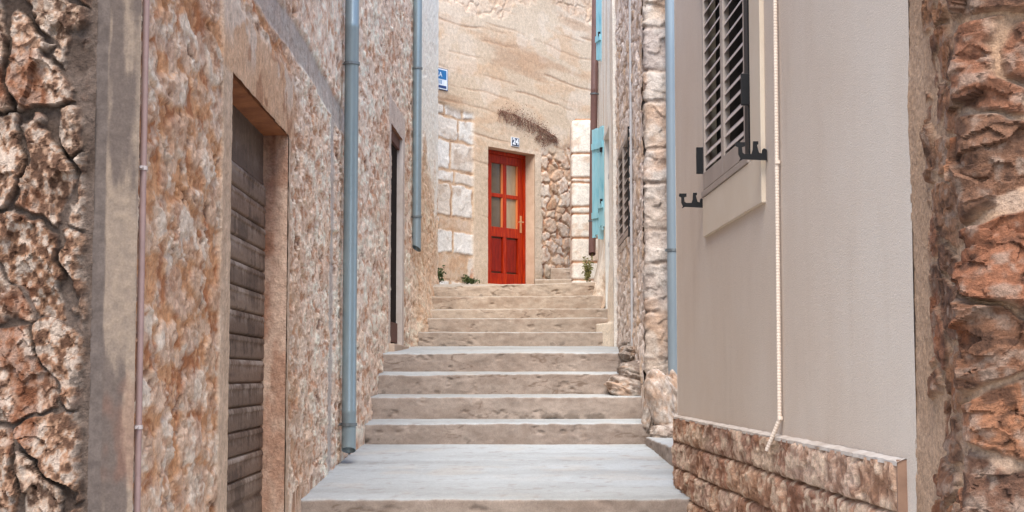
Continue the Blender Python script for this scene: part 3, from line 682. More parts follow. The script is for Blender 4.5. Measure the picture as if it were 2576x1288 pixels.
slab2("kick_board", 2.55, 3.46, .030, .0445, 1.80, 1.98, M['rednotch'], d2)
slab2("door_head", 2.52, 3.474, .02, .0448, 3.60, 3.695, M['rednotch'], d2)
slab2("door_jamb", 3.475, 3.56, -.012, .12, 1.75, 3.72, plain_mat("grey_jamb_stone", lin(196, 184, 176), lin(176, 160, 148), 5, .9), h2)
slab2("threshold", 2.40, 3.66, -.06, .14, 1.66, 1.775, plain_mat("threshold_stone", lin(182, 160, 142), lin(156, 132, 114), 6, .9, 0, .5, .006, 60), h2, .012)
slab2("lintel_soffit", 2.50, 3.50, -.004, .13, 3.70, 3.73, plain_mat("brown_lintel", lin(150, 104, 80), lin(116, 76, 56), 6, .9), h2)
shell(h2, [(-.896, 18.6), (-6, 18.6), (-6, 10.92), (-1.16, 10.92)], .4, H2); roof(h2, -6, -1.2, 10.95, 18.5, H2, .06)

# ------------------------------------------------------------ back house with the red door
DV = np.array([.637, .7709]); NV = np.array([.7709, -.637])
def bp(t, d, z): return (-.042 + DV[0] * t + NV[0] * d, 20.5 + DV[1] * t + NV[1] * d, z)
bh = thing("plastered_house", "sand plastered house at the top of the stairs with the red door", "house", (-.042, 20.5, 2.6))
ps, L = straight(bp(-2.2, 0, 0)[:2], bp(3.4, 0, 0)[:2])
BD = (2.2 - .455, 2.2 + .524, 2.3, 4.495)
wall("front_wall", bh, ps, axis((0, .4, .05), (.4, 4.6, .013), (4.6, L, .05)), axis((2.0, 2.55, .1), (2.55, 7.0, .012), (7.0, 7.4, .2)), f_back, M['far'], [BD])
def bslab(name, t0, t1, d0, d1, z0, z1, mat, par, bevel=0):
    mb = MB(); vs = [bp(t_, d_, z) for z in (z0, z1) for (t_, d_) in ((t0, d0), (t1, d0), (t1, d1), (t0, d1))]
    mb.add(vs, [(0, 3, 2, 1), (4, 5, 6, 7), (0, 1, 5, 4), (1, 2, 6, 5), (2, 3, 7, 6), (3, 0, 4, 7)]); return mb.build(name, mat, par, bevel=bevel)
jm = plain_mat("door_reveal_plaster", lin(206, 182, 158), lin(184, 156, 132), 5, .95, 0, .4, .006, 50)
bslab("door_jamb", .524, .66, -.20, .012, 2.5, 4.495, jm, bh); bslab("door_jamb", -.60, -.455, -.20, .02, 2.5, 4.495, jm, bh); bslab("lintel", -.60, .66, -.20, .022, 4.495, 4.60, jm, bh)
bslab("threshold", -.46, .53, -.2, .05, 2.45, 2.695, plain_mat("door_sill_stone", lin(206, 178, 150), lin(184, 150, 122), 6, .9), bh, .01)
mb = MB()
def bbox(t0, t1, d0, d1, z0, z1):
    vs = [bp(t_, d_, z) for z in (z0, z1) for (t_, d_) in ((t0, d0), (t1, d0), (t1, d1), (t0, d1))]
    mb.add(vs, [(0, 3, 2, 1), (4, 5, 6, 7), (0, 1, 5, 4), (1, 2, 6, 5), (2, 3, 7, 6), (3, 0, 4, 7)])
# door leaf, stiles and rails
bbox(-.275, -.18, -.20, -.15, 2.71, 4.44); bbox(.38, .475, -.20, -.15, 2.71, 4.44)
bbox(-.18, .38, -.20, -.15, 4.33, 4.44); bbox(-.18, .38, -.20, -.15, 3.345, 3.475); bbox(-.18, .38, -.20, -.15, 2.71, 2.86)
bbox(.065, .135, -.198, -.152, 3.475, 4.33); bbox(.065, .135, -.198, -.152, 2.86, 3.345)
bbox(-.18, .065, -.197, -.155, 3.875, 3.925); bbox(.135, .38, -.197, -.155, 3.875, 3.925)
dl = mb.build("door", M['red'], bh, bevel=.004)
mb = MB(); bbox(-.45, -.278, -.20, -.135, 2.70, 4.49); bbox(.478, .522, -.20, -.135, 2.70, 4.49); bbox(-.278, .478, -.20, -.135, 4.443, 4.49)
mb.build("door_frame", M['red'], bh, bevel=.004)
M['glass_light'] = plain_mat('curtained_door_glass', lin(172, 146, 114), lin(150, 124, 96), 4, .2, 0, .02, .001, 20, (4, 4, .5), .25)
for t0, t1 in ((-.18, .065), (.135, .38)):
    for z0, z1 in ((3.475, 3.875), (3.925, 4.33)):
        bslab("pane", t0, t1, -.185, -.18, z0, z1, M['glass'] if t0 < 0 else M['glass_light'], dl)
        bslab("glazing_bead", t1 - .022, t1 - .001, -.178, -.160, z0 + .001, z1 - .001, M['bead'], dl)
    bslab("panel", t0 + .02, t1 - .02, -.19, -.165, 2.88, 3.325, M['redp'], dl, .008)
mb = MB(); bbox(.408, .446, -.148, -.142, 3.43, 3.66); hpnt = [bp(.427, -.142, 3.57), bp(.427, -.10, 3.57), bp(.33, -.098, 3.565)]
mb.tube(hpnt, .009, 8); mb.build("door_handle", M['brass'], dl)
shell(bh, [bp(3.4, 0, 0)[:2], bp(3.4, -5, 0)[:2], bp(-2.2, -5, 0)[:2], bp(-2.2, 0, 0)[:2]], 2.0, 7.4)
mb = MB(); mb.add([bp(-2.4, .25, 7.4), bp(3.6, .25, 7.4), bp(3.6, -2.6, 8.6), bp(-2.4, -2.6, 8.6), bp(-2.4, -5.2, 7.4), bp(3.6, -5.2, 7.4)], [(0, 1, 2, 3), (3, 2, 5, 4)]); mb.build("roof", M['roof'], bh)

# ------------------------------------------------------------ white quoin pier
qp = thing("stone_pier", "pier of squared white stone blocks at the top right of the stairs", "pier", (1.15, 20.4, 2.6))
def arc_path(pts_r):
    pass
def rounded(P, r, k=10):
    """polyline with rounded corners -> path(u), length"""
    P = [np.array(q, float) for q in P]; out = [P[0]]
    for i in range(1, len(P) - 1):
        a = P[i - 1] - P[i]; b = P[i + 1] - P[i]; a /= np.hypot(*a); b /= np.hypot(*b)
        for s in np.linspace(0, 1, k + 1):
            out.append((1 - s) ** 2 * (P[i] + a * r) + 2 * s * (1 - s) * P[i] + s * s * (P[i] + b * r))
    out.append(P[-1]); Q = np.array(out); seg = np.hypot(*np.diff(Q, axis=0).T); cum = np.concatenate([[0], np.cumsum(seg)])
    T = np.gradient(Q, cum, axis=0); T /= np.hypot(T[:, 0], T[:, 1])[:, None]
    def f(u): return np.interp(u, cum, Q[:, 0]), np.interp(u, cum, Q[:, 1]), np.interp(u, cum, T[:, 1]), -np.interp(u, cum, T[:, 0])
    return f, cum[-1]
ps, L = rounded([(.80, 20.75), (.80, 20.25), (1.6, 20.25)], .03, 4)
wall("shaft", qp, ps, axis((0, L, .02)), axis((2.4, 4.885, .014)), f_quoin, M['far'])
mb = MB(); mb.box((.815, 20.265, 4.80), (1.6, 20.76, 4.862)); mb.build("cap", M['white'], qp, bevel=.01)

# ------------------------------------------------------------ cream house on the right with turquoise shutters
ch = thing("plastered_house", "cream white limewashed house on the right with turquoise shutters", "house", (2.5, 17.1, 1.5))
ps, L = straight((1.06, 19.0), (.998, 15.2))
CD = (2.0, 3.0, 2.03, 4.10)
wall("side_wall", ch, ps, axis((0, L, .02)), axis((1.2, 1.6, .1), (1.6, 6.45, .014)), f_cream(CD), M['far'], [CD])
ps, L = straight((.998, 15.2), (1.35, 15.2))
wall("end_wall", ch, ps, axis((0, L, .02)), axis((1.2, 1.6, .1), (1.6, 6.45, .03)), lambda u, v: (0 * u + .004 * (fbm(u * 9, v * 9, 5, 3) - .5), mix(lin(206, 200, 192), lin(222, 214, 204), fbm(u * 4, v * 1.5, 7, 4))), M['far'])
def cx(y): return .998 + .0163 * (y - 15.2)
mb = MB(); mb.box((cx(16.5) + .05, 15.98, 2.0), (cx(16.5) + .09, 17.02, 4.12)); dd = mb.build("door", M['greyw'], ch)
for z in (2.15, 2.9, 3.65):
    mb = MB(); mb.box((cx(16.5) + .035, 16.1, z), (cx(16.5) + .0495, 16.9, z + .05)); mb.build("door_rail", M['greyw'], dd)
mb = MB(); mb.box((cx(16.5) + .02, 16.1, 3.05), (cx(16.5) + .049, 16.18, 3.11)); mb.build("door_handle", M['greyw'], dd)
mb = MB(); mb.box((cx(16.5) - .005, 15.97, 4.10), (cx(16.5) + .10, 17.03, 4.14)); mb.build("lintel", M['white'], ch)
mb = MB(); mb.box((cx(17) + .0, 17.0, 2.0), (cx(17) + .1, 17.03, 4.11)); mb.box((cx(16) + .0, 15.97, 2.0), (cx(16) + .1, 16.0, 4.11)); mb.build("door_jamb", M['white'], ch)
shell(ch, [(1.3, 15.21), (5, 15.21), (5, 19.0), (1.06, 19.0)], 1.2, 6.45); roof(ch, 1.10, 5, 15.25, 19.0, 6.45, .08)
def shutter_leaf(par, hinge, free, z0, z1, cut):
    a = np.array(hinge); b = np.array(free); d = (b - a); Ld = np.hypot(*d); d /= Ld; n = np.array([d[1], -d[0]])
    mb = MB(); k = 4; rng = random.Random(int(z0 * 100))
    for i in range(k):
        s0 = Ld * i / k + .003; s1 = Ld * (i + 1) / k - .003; zb = z0 + rng.uniform(0, cut); zt = z1 - rng.uniform(0, .03)
        q = [a + d * s0 - n * .012, a + d * s1 - n * .012, a + d * s1 + n * .012, a + d * s0 + n * .012]
        mb.add([(*w, zb) for w in q] + [(*w, zt) for w in q], [(0, 3, 2, 1), (4, 5, 6, 7), (0, 1, 5, 4), (1, 2, 6, 5), (2, 3, 7, 6), (3, 0, 4, 7)])
    for zc in (z0 + .25, z1 - .25):
        for sg in (1, -1):
            q = [a + d * .02 + n * .0125 * sg, a + d * (Ld - .02) + n * .0125 * sg, a + d * (Ld - .02) + n * .03 * sg, a + d * .02 + n * .03 * sg]
            mb.add([(*w, zc) for w in q] + [(*w, zc + .07) for w in q], [(0, 3, 2, 1), (4, 5, 6, 7), (0, 1, 5, 4), (1, 2, 6, 5), (2, 3, 7, 6), (3, 0, 4, 7)])
    o = mb.build("shutter", M['turq'], par)
    for zc in (z0 + .3, z1 - .3):
        mb = MB(); c0 = a + d * .06; mb.box((c0[0] - .035, c0[1] - .02, zc), (c0[0] - .002, c0[1] + .02, zc + .05)); mb.build("hinge", M['black'], o)
    return o
shutter_leaf(ch, (1.035, 17.38), (.925, 17.62), 3.03, 4.32, .07)
shutter_leaf(ch, (1.035, 17.18), (.985, 17.36), 3.12, 4.30, .06)
shutter_leaf(ch, (1.05, 17.70), (.995, 17.90), 5.13, 6.3, .05)

# ------------------------------------------------------------ right grey stone house
rh = thing("stone_house", "grey stone house on the right with small louvred shutter and boulder footing", "house", (3, 13.5, 1.0))
H3 = 5.35
ps, L = straight((1.047, 15.2), (1.028, 11.92))
RW = (.36, 1.82, 2.72, 3.64)
wall("side_wall", rh, ps, axis((0, L, .018)), axis((.7, 1.4, .1), (1.4, 5.0, .009), (5.0, H3, .2)), f_stoneR, M['masonry'], [RW])
ps, L = rounded([(1.028, 11.98), (1.028, 11.85), (2.4, 11.85)], .05, 6)
wall("quoin_wall", rh, ps, axis((0, .65, .008), (.65, L, .03)), axis((.7, 1.0, .1), (1.0, 4.8, .008), (4.8, H3, .2)), f_quoinR, M['masonry'])
def louvre(parent, name, P, d, n, z0, z1, w, frame, slat_p, fmat, smat, tilt, chord, thick=.004, fd=.03, inset=.0, rail=None):
    """a louvred leaf: frame mesh with its slats in one pattern mesh below it"""
    rail = rail or frame
    def q(s, o, z): return (P[0] + d[0] * s + n[0] * o, P[1] + d[1] * s + n[1] * o, z)
    def bx(mb, s0, s1, o0, o1, z0_, z1_):
        mb.add([q(s, o, z) for z in (z0_, z1_) for (s, o) in ((s0, o0), (s1, o0), (s1, o1), (s0, o1))], [(0, 3, 2, 1), (4, 5, 6, 7), (0, 1, 5, 4), (1, 2, 6, 5), (2, 3, 7, 6), (3, 0, 4, 7)])
    mb = MB(); bx(mb, 0, frame, -fd, 0, z0, z1); bx(mb, w - frame, w, -fd, 0, z0, z1); bx(mb, frame, w - frame, -fd, 0, z0, z0 + rail); bx(mb, frame, w - frame, -fd, 0, z1 - rail, z1)
    fo = mb.build(name, fmat, parent, bevel=.003)
    mb = MB(); z = z0 + rail + slat_p * .5
    ct, st_ = math.cos(tilt) * chord / 2, math.sin(tilt) * chord / 2
    while z < z1 - rail - slat_p * .2:
        a = [(-fd / 2 - ct, z + st_), (-fd / 2 + ct, z - st_), (-fd / 2 + ct, z - st_ + thick), (-fd / 2 - ct, z + st_ + thick)]
        vs = [q(frame + .001, o, zz) for o, zz in a] + [q(w - frame - .001, o, zz) for o, zz in a]
        mb.add(vs, [(0, 1, 2, 3), (7, 6, 5, 4), (0, 4, 5, 1), (1, 5, 6, 2), (2, 6, 7, 3), (3, 7, 4, 0)]); z += slat_p
    mb.build("louvre_slats", smat, fo)
    return fo, q, bx
dR = np.array([-.0058, -1.0]); nR = np.array([-1.0, .0058])
PR = (1.020 - .0058 * .36, 15.2 - .36)
mb = MB(); mb.box((1.005, 13.345, 2.70), (1.10, 13.378, 3.66)); mb.build('frame_recess', M['black'], rh)
mb = MB(); mb.box((1.062, 13.38, 2.70), (1.09, 14.86, 3.66)); wR = mb.build("window", M['blackin'], rh)  # black panel close behind the slats, painted shade for the gaps
louvre(wR, "shutter", (PR[0] + .0, PR[1]), dR, nR, 2.73, 3.63, .72, .05, .085, M['alu'], M['slat'], 1.05, .05, .010, .04)
louvre(wR, "shutter", (PR[0] - .0043, PR[1] - .735), dR, nR, 2.73, 3.63, .72, .05, .085, M['alu'], M['slat'], 1.05, .05, .010, .04)
mb = MB(); mb.box((1.02, 13.34, 2.66), (1.12, 14.88, 2.72)); mb.build("window_sill", plain_mat("pale_sill_stone", lin(196, 176, 158), lin(170, 150, 134), 6, .9), wR)
def boulder(par, c, s, rot, seed, tone):
    bm = bmesh.new(); bmesh.ops.create_icosphere(bm, subdivisions=5, radius=1.0)
    v = np.array([q.co for q in bm.verts]); bm.free()
    bm = bmesh.new(); bmesh.ops.create_icosphere(bm, subdivisions=5, radius=1.0); fs = np.array([[l.vert.index for l in f.loops] for f in bm.faces]); bm.free()
    a = np.arctan2(v[:, 1], v[:, 0]); e = v[:, 2]
    pw = (np.abs(v) ** 4).sum(1) ** (-.25) * .55 + .45; r = pw + .30 * (fbm(v[:, 0] * 1.4 + seed, v[:, 2] * 1.4 + v[:, 1], seed, 4) - .5) + .22 * (fbm(v[:, 0] * 3.5 + v[:, 1] * 2, v[:, 2] * 4, seed + 3, 4) - .5)
    fa = facets(v[:, 0] * 1.0 + v[:, 1] * .7 + seed, v[:, 2] * 1.0, .35, .35, seed + 5, .14)
    v = v * (r + fa)[:, None] * np.array(s); R = np.array(Matrix.Rotation(rot, 3, 'Y')); v = v @ R.T + np.array(c)
    n = fbm(v[:, 0] * 14 + v[:, 1] * 9, v[:, 2] * 14, seed + 7, 5); n2 = fbm(v[:, 0] * 45, v[:, 2] * 45 + v[:, 1] * 30, seed + 9, 3)
    col = mix(lin(176, 158, 144) * tone, lin(204, 190, 178) * tone, sm(.4, .65, n2)); col = mix(col, lin(178, 136, 104), .45 * sm(.58, .70, n)); col = mix(col, lin(120, 100, 88), .6 * sm(.44, .32, n))
    return link(np_mesh("footing_stone", v, fs, col), "footing_stone", M['masonry'], par)
for c_, s_, r_, sd, tn in [((1.14, 11.70, 1.26), (.10, .12, .28), -.25, 5, 1.0), ((.93, 12.42, 1.40), (.17, .16, .09), .25, 8, .85), ((1.02, 12.6, 1.5), (.16, .3, .10), .1, 12, .75), ((1.16, 11.62, 1.06), (.12, .12, .08), .05, 17, .95),
                           ((1.035, 11.80, 1.22), (.045, .08, .16), .15, 21, .9), ((1.27, 11.72, 1.30), (.07, .1, .24), -.35, 26, .85), ((.98, 13.05, 1.68), (.09, .3, .07), .1, 31, .7), ((1.02, 13.6, 1.74), (.07, .5, .06), 0, 35, .75), ((1.36, 11.74, 1.1), (.1, .1, .12), .1, 38, .85)]:
    boulder(rh, c_, s_, r_, sd, tn)
shell(rh, [(2.4, 11.85), (5, 11.85), (5, 15.2), (1.2, 15.2)], .7, H3); roof(rh, 1.12, 5, 11.95, 15.2, H3, .06)

# ------------------------------------------------------------ right plastered house with rock faced plinth
ph = thing("plastered_house", "right smooth grey beige plastered house on a rock faced stone plinth", "house", (3.2, 6.5, 0))
H4 = 4.3
def px_(y): return 1.182 - .0259 * y
dP = np.array([.02589, -.99966]); nP = np.array([-.99966, -.02589])
def pp(s, o, z): return (px_(8.94) + dP[0] * s + nP[0] * o, 8.94 + dP[1] * s + nP[1] * o, z)      # s from the far corner toward the camera, o outward
WN = (1.135, 2.455, 2.40, 3.86)
ps, L = straight(pp(0, 0, 0)[:2], pp(4.80, 0, 0)[:2])
wall("plaster_wall", ph, ps, axis((0, L, .05)), axis((-.4, 4.2, .05), (4.2, H4, .3)), lambda u, v: (.005 * (fbm(u * 1.2, v * 1.2, 3, 3) - .5), np.tile(lin(180, 165, 155), (len(u), 1))), M['plaster'], [WN])
ps, L = straight((2.4, 8.945), (px_(8.945), 8.945))
shell(ph, [(5, 4.2), (5, 8.945), (px_(8.945), 8.945)], -.4, H4, M['plaster']); roof(ph, 1.12, 5, 4.25, 8.9, H4, .1)
def pslab(name, s0, s1, o0, o1, z0, z1, mat, par, bevel=0, mbx=None):
    mb = mbx or MB(); mb.add([pp(s, o, z) for z in (z0, z1) for (s, o) in ((s0, o0), (s1, o0), (s1, o1), (s0, o1))], [(0, 3, 2, 1), (4, 5, 6, 7), (0, 1, 5, 4), (1, 2, 6, 5), (2, 3, 7, 6), (3, 0, 4, 7)])
    if mbx is None: return mb.build(name, mat, par, bevel=bevel)
ps, L = straight(pp(0, 0, 0)[:2], pp(4.70, 0, 0)[:2])
wall("plinth", ph, ps, axis((0, L, .009)), axis((-.4, .55, .1), (.55, 1.262, .006)), f_plinth, M['rubble'])
mb = MB()
rng = random.Random(4); s = 0.0
xs = np.linspace(-.01, 4.705, 120); cf = [pp(x, .027 + .008 * (rng.random() - .5), 1.2655 + .003 * rng.random()) for x in xs]; cb_ = [pp(x, .001, 1.274 + .003 * rng.random()) for x in xs]; cl = [(a[0], a[1], 1.255) for a in cf]
vs = cf + cb_ + cl; n = len(xs)
mb.add(vs, [(i, i + 1, n + i + 1, n + i) for i in range(n - 1)] + [(2 * n + i, 2 * n + i + 1, i + 1, i) for i in range(n - 1)]); mb.build("plinth_cap", plain_mat("white_mortar_cap", lin(204, 192, 180), lin(172, 156, 142), 9, .95), ph)
pe = MB(); pslab("", 4.690, 4.701, -.002, .026, -.4, 1.272, None, None, 0, pe); pe.build("plinth_end", plain_mat("sawn_plinth_stone", lin(150, 116, 94), lin(122, 92, 74), 8, .9), ph)
pe = MB(); pslab("", -.008, .004, -.02, .026, -.4, 1.268, None, None, 0, pe); pe.build("plinth_end", plain_mat("sawn_plinth_stone_far", lin(176, 140, 112), lin(150, 112, 86), 8, .9), ph)
# window: trim, box, two louvred leaves, hold-backs
wn = pslab("window", WN[0] - .02, WN[1] + .02, -.075, -.06, WN[2] - .02, WN[3] + .02, M['blackin'], ph)  # black slab set behind the leaves so the slat gaps read as shade
rv = MB(); pslab("", WN[0] - .02, WN[0], -.06, .004, WN[2], WN[3], None, None, 0, rv); pslab("", WN[1], WN[1] + .02, -.06, .0, WN[2], WN[3], None, None, 0, rv); pslab("", WN[0] - .02, WN[1] + .02, -.06, .0, WN[3], WN[3] + .02, None, None, 0, rv); rv.build("reveal", M['trim'], wn)
tm = MB(); pslab("", 1.15, 2.735, -.004, .017, 2.195, 2.394, None, None, 0, tm); pslab("", 2.50, 2.735, -.004, .017, 2.394, 4.1, None, None, 0, tm); pslab("", 1.15, 2.50, -.004, .017, 3.87, 4.1, None, None, 0, tm)
tm.build("window_surround", M['trim'], wn, bevel=.004)
pslab("window_sill", WN[0] + .005, WN[1] - .002, -.058, .022, 2.396, 2.425, M['alu'], wn, .003)
PA = pp(WN[0] + .004, .012, 0)[:2]; w_ = .605
lv, q1, b1 = louvre(wn, "shutter", PA, dP, nP, 2.435, 3.85, w_, .036, .066, M['alu'], M['slat'], 1.05, .036, .006, .032, 0, .085)
PB = pp(WN[0] + .004 + w_ + .006, .012, 0)[:2]
lv2, q2, b2 = louvre(wn, "shutter", PB, dP, nP, 2.435, 3.85, w_, .036, .066, M['alu'], M['slat'], 1.05, .036, .006, .032, 0, .085)
mb = MB(); pslab("", WN[0] + .004 + 2 * w_ + .014, WN[1] - .003, -.058, .0145, 2.43, 3.858, None, None, 0, mb); mb.build("frame_recess", M['black'], wn)
for (s_, z_) in ((1.125, 2.52), (2.44, 2.64), (1.125, 3.5), (2.44, 3.6)):
    mb = MB(); pslab("", s_, s_ + .022, .0, .045, z_, z_ + .135, None, None, 0, mb); mb.build("hinge", M['black'], wn, bevel=.003)
def holdback(s_, o0, z_):
    """black iron shutter catch: base plate, arm and two upright catches, flat iron of 8 mm"""
    prof = [(0, -.020), (0, .030), (.012, .036), (.018, .030), (.020, .014), (.032, .018), (.040, .050), (.034, .052), (.034, .064), (.054, .064), (.056, .030), (.062, .012), (.090, .012), (.098, .018), (.100, .040), (.088, .044), (.088, .060), (.124, .060), (.126, .046), (.114, .040), (.114, .012), (.106, -.004), (.112, -.016), (.096, -.008), (.0, -.012)]
    mb = MB(); n = len(prof); vs = [pp(s_ - .006, o0 + a, z_ + b) for a, b in prof] + [pp(s_ + .006, o0 + a, z_ + b) for a, b in prof]
    mb.add(vs, [tuple(range(n)), tuple(range(2 * n - 1, n - 1, -1))] + [(i, (i + 1) % n, n + (i + 1) % n, n + i) for i in range(n)])
    o = mb.build("shutter_catch", M['black'], wn)
holdback(1.085, .002, 2.365); holdback(2.78, .002, 2.372)

# ------------------------------------------------------------ right corner house
rc_ = thing("stone_house", "rough brown rubble stone house corner at the right edge, beside grey plaster", "house", (3, 3.9, 0))
A_ = (px_(4.15), 4.15); B_ = (px_(3.62) , 3.62)
ps, L = rounded([A_, B_, (B_[0] + 3.5, 3.62)], .10, 8)
wall("rubble_wall", rc_, ps, axis((0, 1.05, .0036), (1.05, 2.2, .012), (2.2, L, .2)), axis((-.4, .2, .15), (.2, 1.0, .012), (1.0, 2.6, .004), (2.6, 3.6, .02)), f_rightcorner, M['rubble'], (), False)
shell(rc_, [(B_[0] + 3.5, 3.62), (5, 4.15)], -.4, 3.6); roof(rc_, 1.2, 5, 3.65, 4.1, 3.6, .1)

# ------------------------------------------------------------ drainpipes and cables
def drain(label, x, y, r, z0, z1, wall_dir, rings, mat, seams=(), slant=0, lean=0, group="drainpipes down the alley walls"):
    t_ = thing("drainpipe", label, "drainpipe", (x, y, z0), group)
    n = 28; mb = MB(); V = []; zs = [z0] + sorted(list(seams)) + [z1]
    for (rr, top) in ((r, 0), (r * .9, 1)):
        pass
    def ring(z, rr, sl=0):
        f_ = (z - z0) / (z1 - z0); return [(x + lean * f_ + rr * math.cos(2 * math.pi * k / n), y + rr * math.sin(2 * math.pi * k / n), z + sl * math.cos(2 * math.pi * k / n) - (.022 if z < z0 + .01 else 0) * math.sin(2 * math.pi * k / n)) for k in range(n)]
    layers = [ring(z0 + .08, r * .92), ring(z0 + .001, r * .92, slant), ring(z0, r, slant)]
    for s in sorted(seams): layers += [ring(s - .004, r), ring(s, r * 1.03), ring(s + .03, r * 1.03), ring(s + .034, r)]
    layers += [ring(z1, r)]
    vs = [p_ for l in layers for p_ in l]; fs = []
    for i in range(len(layers) - 1):
        for k in range(n): fs.append((i * n + k, i * n + (k + 1) % n, (i + 1) * n + (k + 1) % n, (i + 1) * n + k))
    me = bpy.data.meshes.new("pipe"); me.from_pydata(vs, [], fs); me.update(); me.polygons.foreach_set("use_smooth", [True] * len(fs)); me.set_sharp_from_angle(angle=math.radians(45)); link(me, "pipe", mat, t_)
    mb = MB(); mb.tube([(x, y, z0 + .07), (x, y, z0 + .078)], r * .91, n); mb.build("pipe_shade_disc", M['dark'], t_)  # dark disc plugs the pipe end, standing in for the shade inside
    wd = Vector((*wall_dir, 0)).normalized(); sd = Vector((-wd.y, wd.x, 0))
    for z in rings:
        mb = MB(); f_ = (z - z0) / (z1 - z0); cx_ = x + lean * f_
        lay = [[(cx_ + rr * math.cos(2 * math.pi * k / n), y + rr * math.sin(2 * math.pi * k / n), zz) for k in range(n)] for rr, zz in ((r * 1.0, z), (r * 1.16, z + .001), (r * 1.16, z + .02), (r * 1.0, z + .021))]
        mb.add([p_ for l in lay for p_ in l], [(i * n + k, i * n + (k + 1) % n, (i + 1) * n + (k + 1) % n, (i + 1) * n + k) for i in range(3) for k in range(n)])
        c0 = Vector((cx_, y, z + .01)); mb.tube([c0 + wd * r, c0 + wd * (r + .07)], .006, 8)
        for sg in (1, -1):
            e = c0 + sd * sg * (r * 1.05); mb.box((e.x - .012, e.y - .008, z + .001), (e.x + .012, e.y + .008, z + .019))
        b_ = mb.build("bracket", M['galv'], t_)
    return t_
drain("thick blue grey drainpipe on the left house, its open end above the landing", -1.072, 10.24, .047, 1.012, 4.6, (-1, 0), [1.17, 3.57], M['zinc'], [1.25, 3.82])
drain("blue grey drainpipe ending high beside the dark doorway on the left", -.945, 15.3, .044, 2.755, 6.3, (-1, 0), [3.06, 4.55], M['zinc'], (), -.02)
drain("shiny pale blue drainpipe against the grey stone quoins on the right", 1.222, 11.74, .045, 1.49, 5.25, (0, 1), [2.44], M['zinc_light'], [])
drain("brown drainpipe behind the turquoise shutters on the cream house", .965, 18.62, .043, 2.96, 6.4, (1, 0), [3.35, 4.9], M['brownpipe'], [4.95], 0, .06)

def conduit(name, label, pts, r, mat, clips, wd, corr=False, cat="conduit"):
    t_ = thing(name, label, cat, pts[0])
    mb = MB()
    if corr:
        P = []; R = []; pitch = .0115
        for a, b in zip(pts[:-1], pts[1:]):
            a = Vector(a); b = Vector(b); m_ = int((b - a).length / pitch)
            for i in range(m_):
                for q, rr in ((.0, r * .88), (.36, r * .88), (.5, r), (.88, r)): P.append(a + (b - a) * ((i + q) / m_)); R.append(rr)
        mb.tube(P, R, 10)
    else: mb.tube(pts, r, 12)
    mb.build("tube", mat, t_, smooth=not corr)
    for c_ in clips:
        mb = MB(); c_ = Vector(c_); wv = Vector((*wd, 0)); sd = Vector((-wv.y, wv.x, 0))
        mb.tube([c_ - Vector((0, 0, .006)), c_ + Vector((0, 0, .006))], r * 1.3, 12); mb.tube([c_, c_ + sd * r * 3.0], r * .45, 8)
        mb.build("clip", M['clip'] if not corr else mat, t_)
    return t_
conduit("cable_conduit", "thin straight dusty pink conduit down the left house corner", [(-1.078, 4.50, -.3), (-1.078, 4.50, 4.6)], .0098, M['conduit'], [(-1.078, 4.50, 2.105), (-1.078, 4.50, 1.352)], (-1, 0))
conduit("cable_conduit", "cream corrugated conduit down the grey plaster wall, end bent over the plinth", [pp(2.98, .055, 1.215), pp(3.04, .016, 1.335), pp(3.05, .012, 3.6)], .0085, M['corr'], [pp(3.05, .012, 2.315), pp(3.043, .014, 1.34)], (1, 0), True)
conduit("cable_conduit", "thin pale grey cable conduit beside the small louvred shutter", [(1.005, 12.98, 1.72), (1.005, 12.98, 5.25)], .012, plain_mat("pale_grey_conduit", lin(186, 184, 184), lin(166, 162, 160), 8, .6), [(1.005, 12.98, 2.6), (1.005, 12.98, 3.9)], (1, 0))

# ------------------------------------------------------------ signs
def text_mesh(txt, size, ext=.002, bold=.0):
    cu = bpy.data.curves.new("t", 'FONT'); cu.body = txt; cu.size = size; cu.extrude = ext; cu.offset = bold; cu.align_x = 'CENTER'; cu.align_y = 'CENTER'
    ob = bpy.data.objects.new("t", cu); C.objects.link(ob); dg = bpy.context.evaluated_depsgraph_get()
    me = bpy.data.meshes.new_from_object(ob.evaluated_get(dg)); bpy.data.objects.remove(ob); bpy.data.curves.remove(cu); return me
def wall_text(txt, size, t_, d_, z_, name, mat, par, sx=1.0, bold=0):
    me = text_mesh(txt, size, .0015, bold); n = len(me.vertices); co = np.empty(n * 3); me.vertices.foreach_get("co", co); co = co.reshape(-1, 3)
    w = np.array([bp(t_ + c_[0] * sx, d_ + c_[2], z_ + c_[1]) for c_ in co]); me.vertices.foreach_set("co", w.ravel()); me.update(); me.materials.clear(); return link(me, name, mat, par)
np_ = thing("house_number", "small dark blue house number plate reading 24 above the red door", "number plate", bp(.095, .03, 4.55))
bslab("plate", .012, .178, .026, .036, 4.555, 4.675, M['enamel'], np_); bslab("face", .020, .170, .0365, .038, 4.562, 4.668, M['ink'], np_)
wall_text("24", .115, .095, .040, 4.615, "numerals", M['enamel'], np_, 1.12, .004)
ss = thing("street_sign", "blue and white enamel street sign high on the plaster, partly hidden by the wall", "street sign", bp(-1.5, .03, 5.11))
bslab("plate", -1.66, -1.262, .026, .040, 5.11, 5.385, M['navy'], ss); bslab("border", -1.655, -1.275, .041, .043, 5.117, 5.378, M['enamel'], ss)
bslab("upper_field", -1.64, -1.295, .0435, .045, 5.245, 5.362, M['blue'], ss); bslab("lower_band", -1.64, -1.295, .0435, .045, 5.13, 5.165, M['navy'], ss)
wall_text("ULICA", .085, -1.50, .046, 5.30, "lettering", M['enamel'], ss, 1.0); wall_text("IIIIIII", .075, -1.46, .0445, 5.205, "lettering", M['blue'], ss, 1.25)

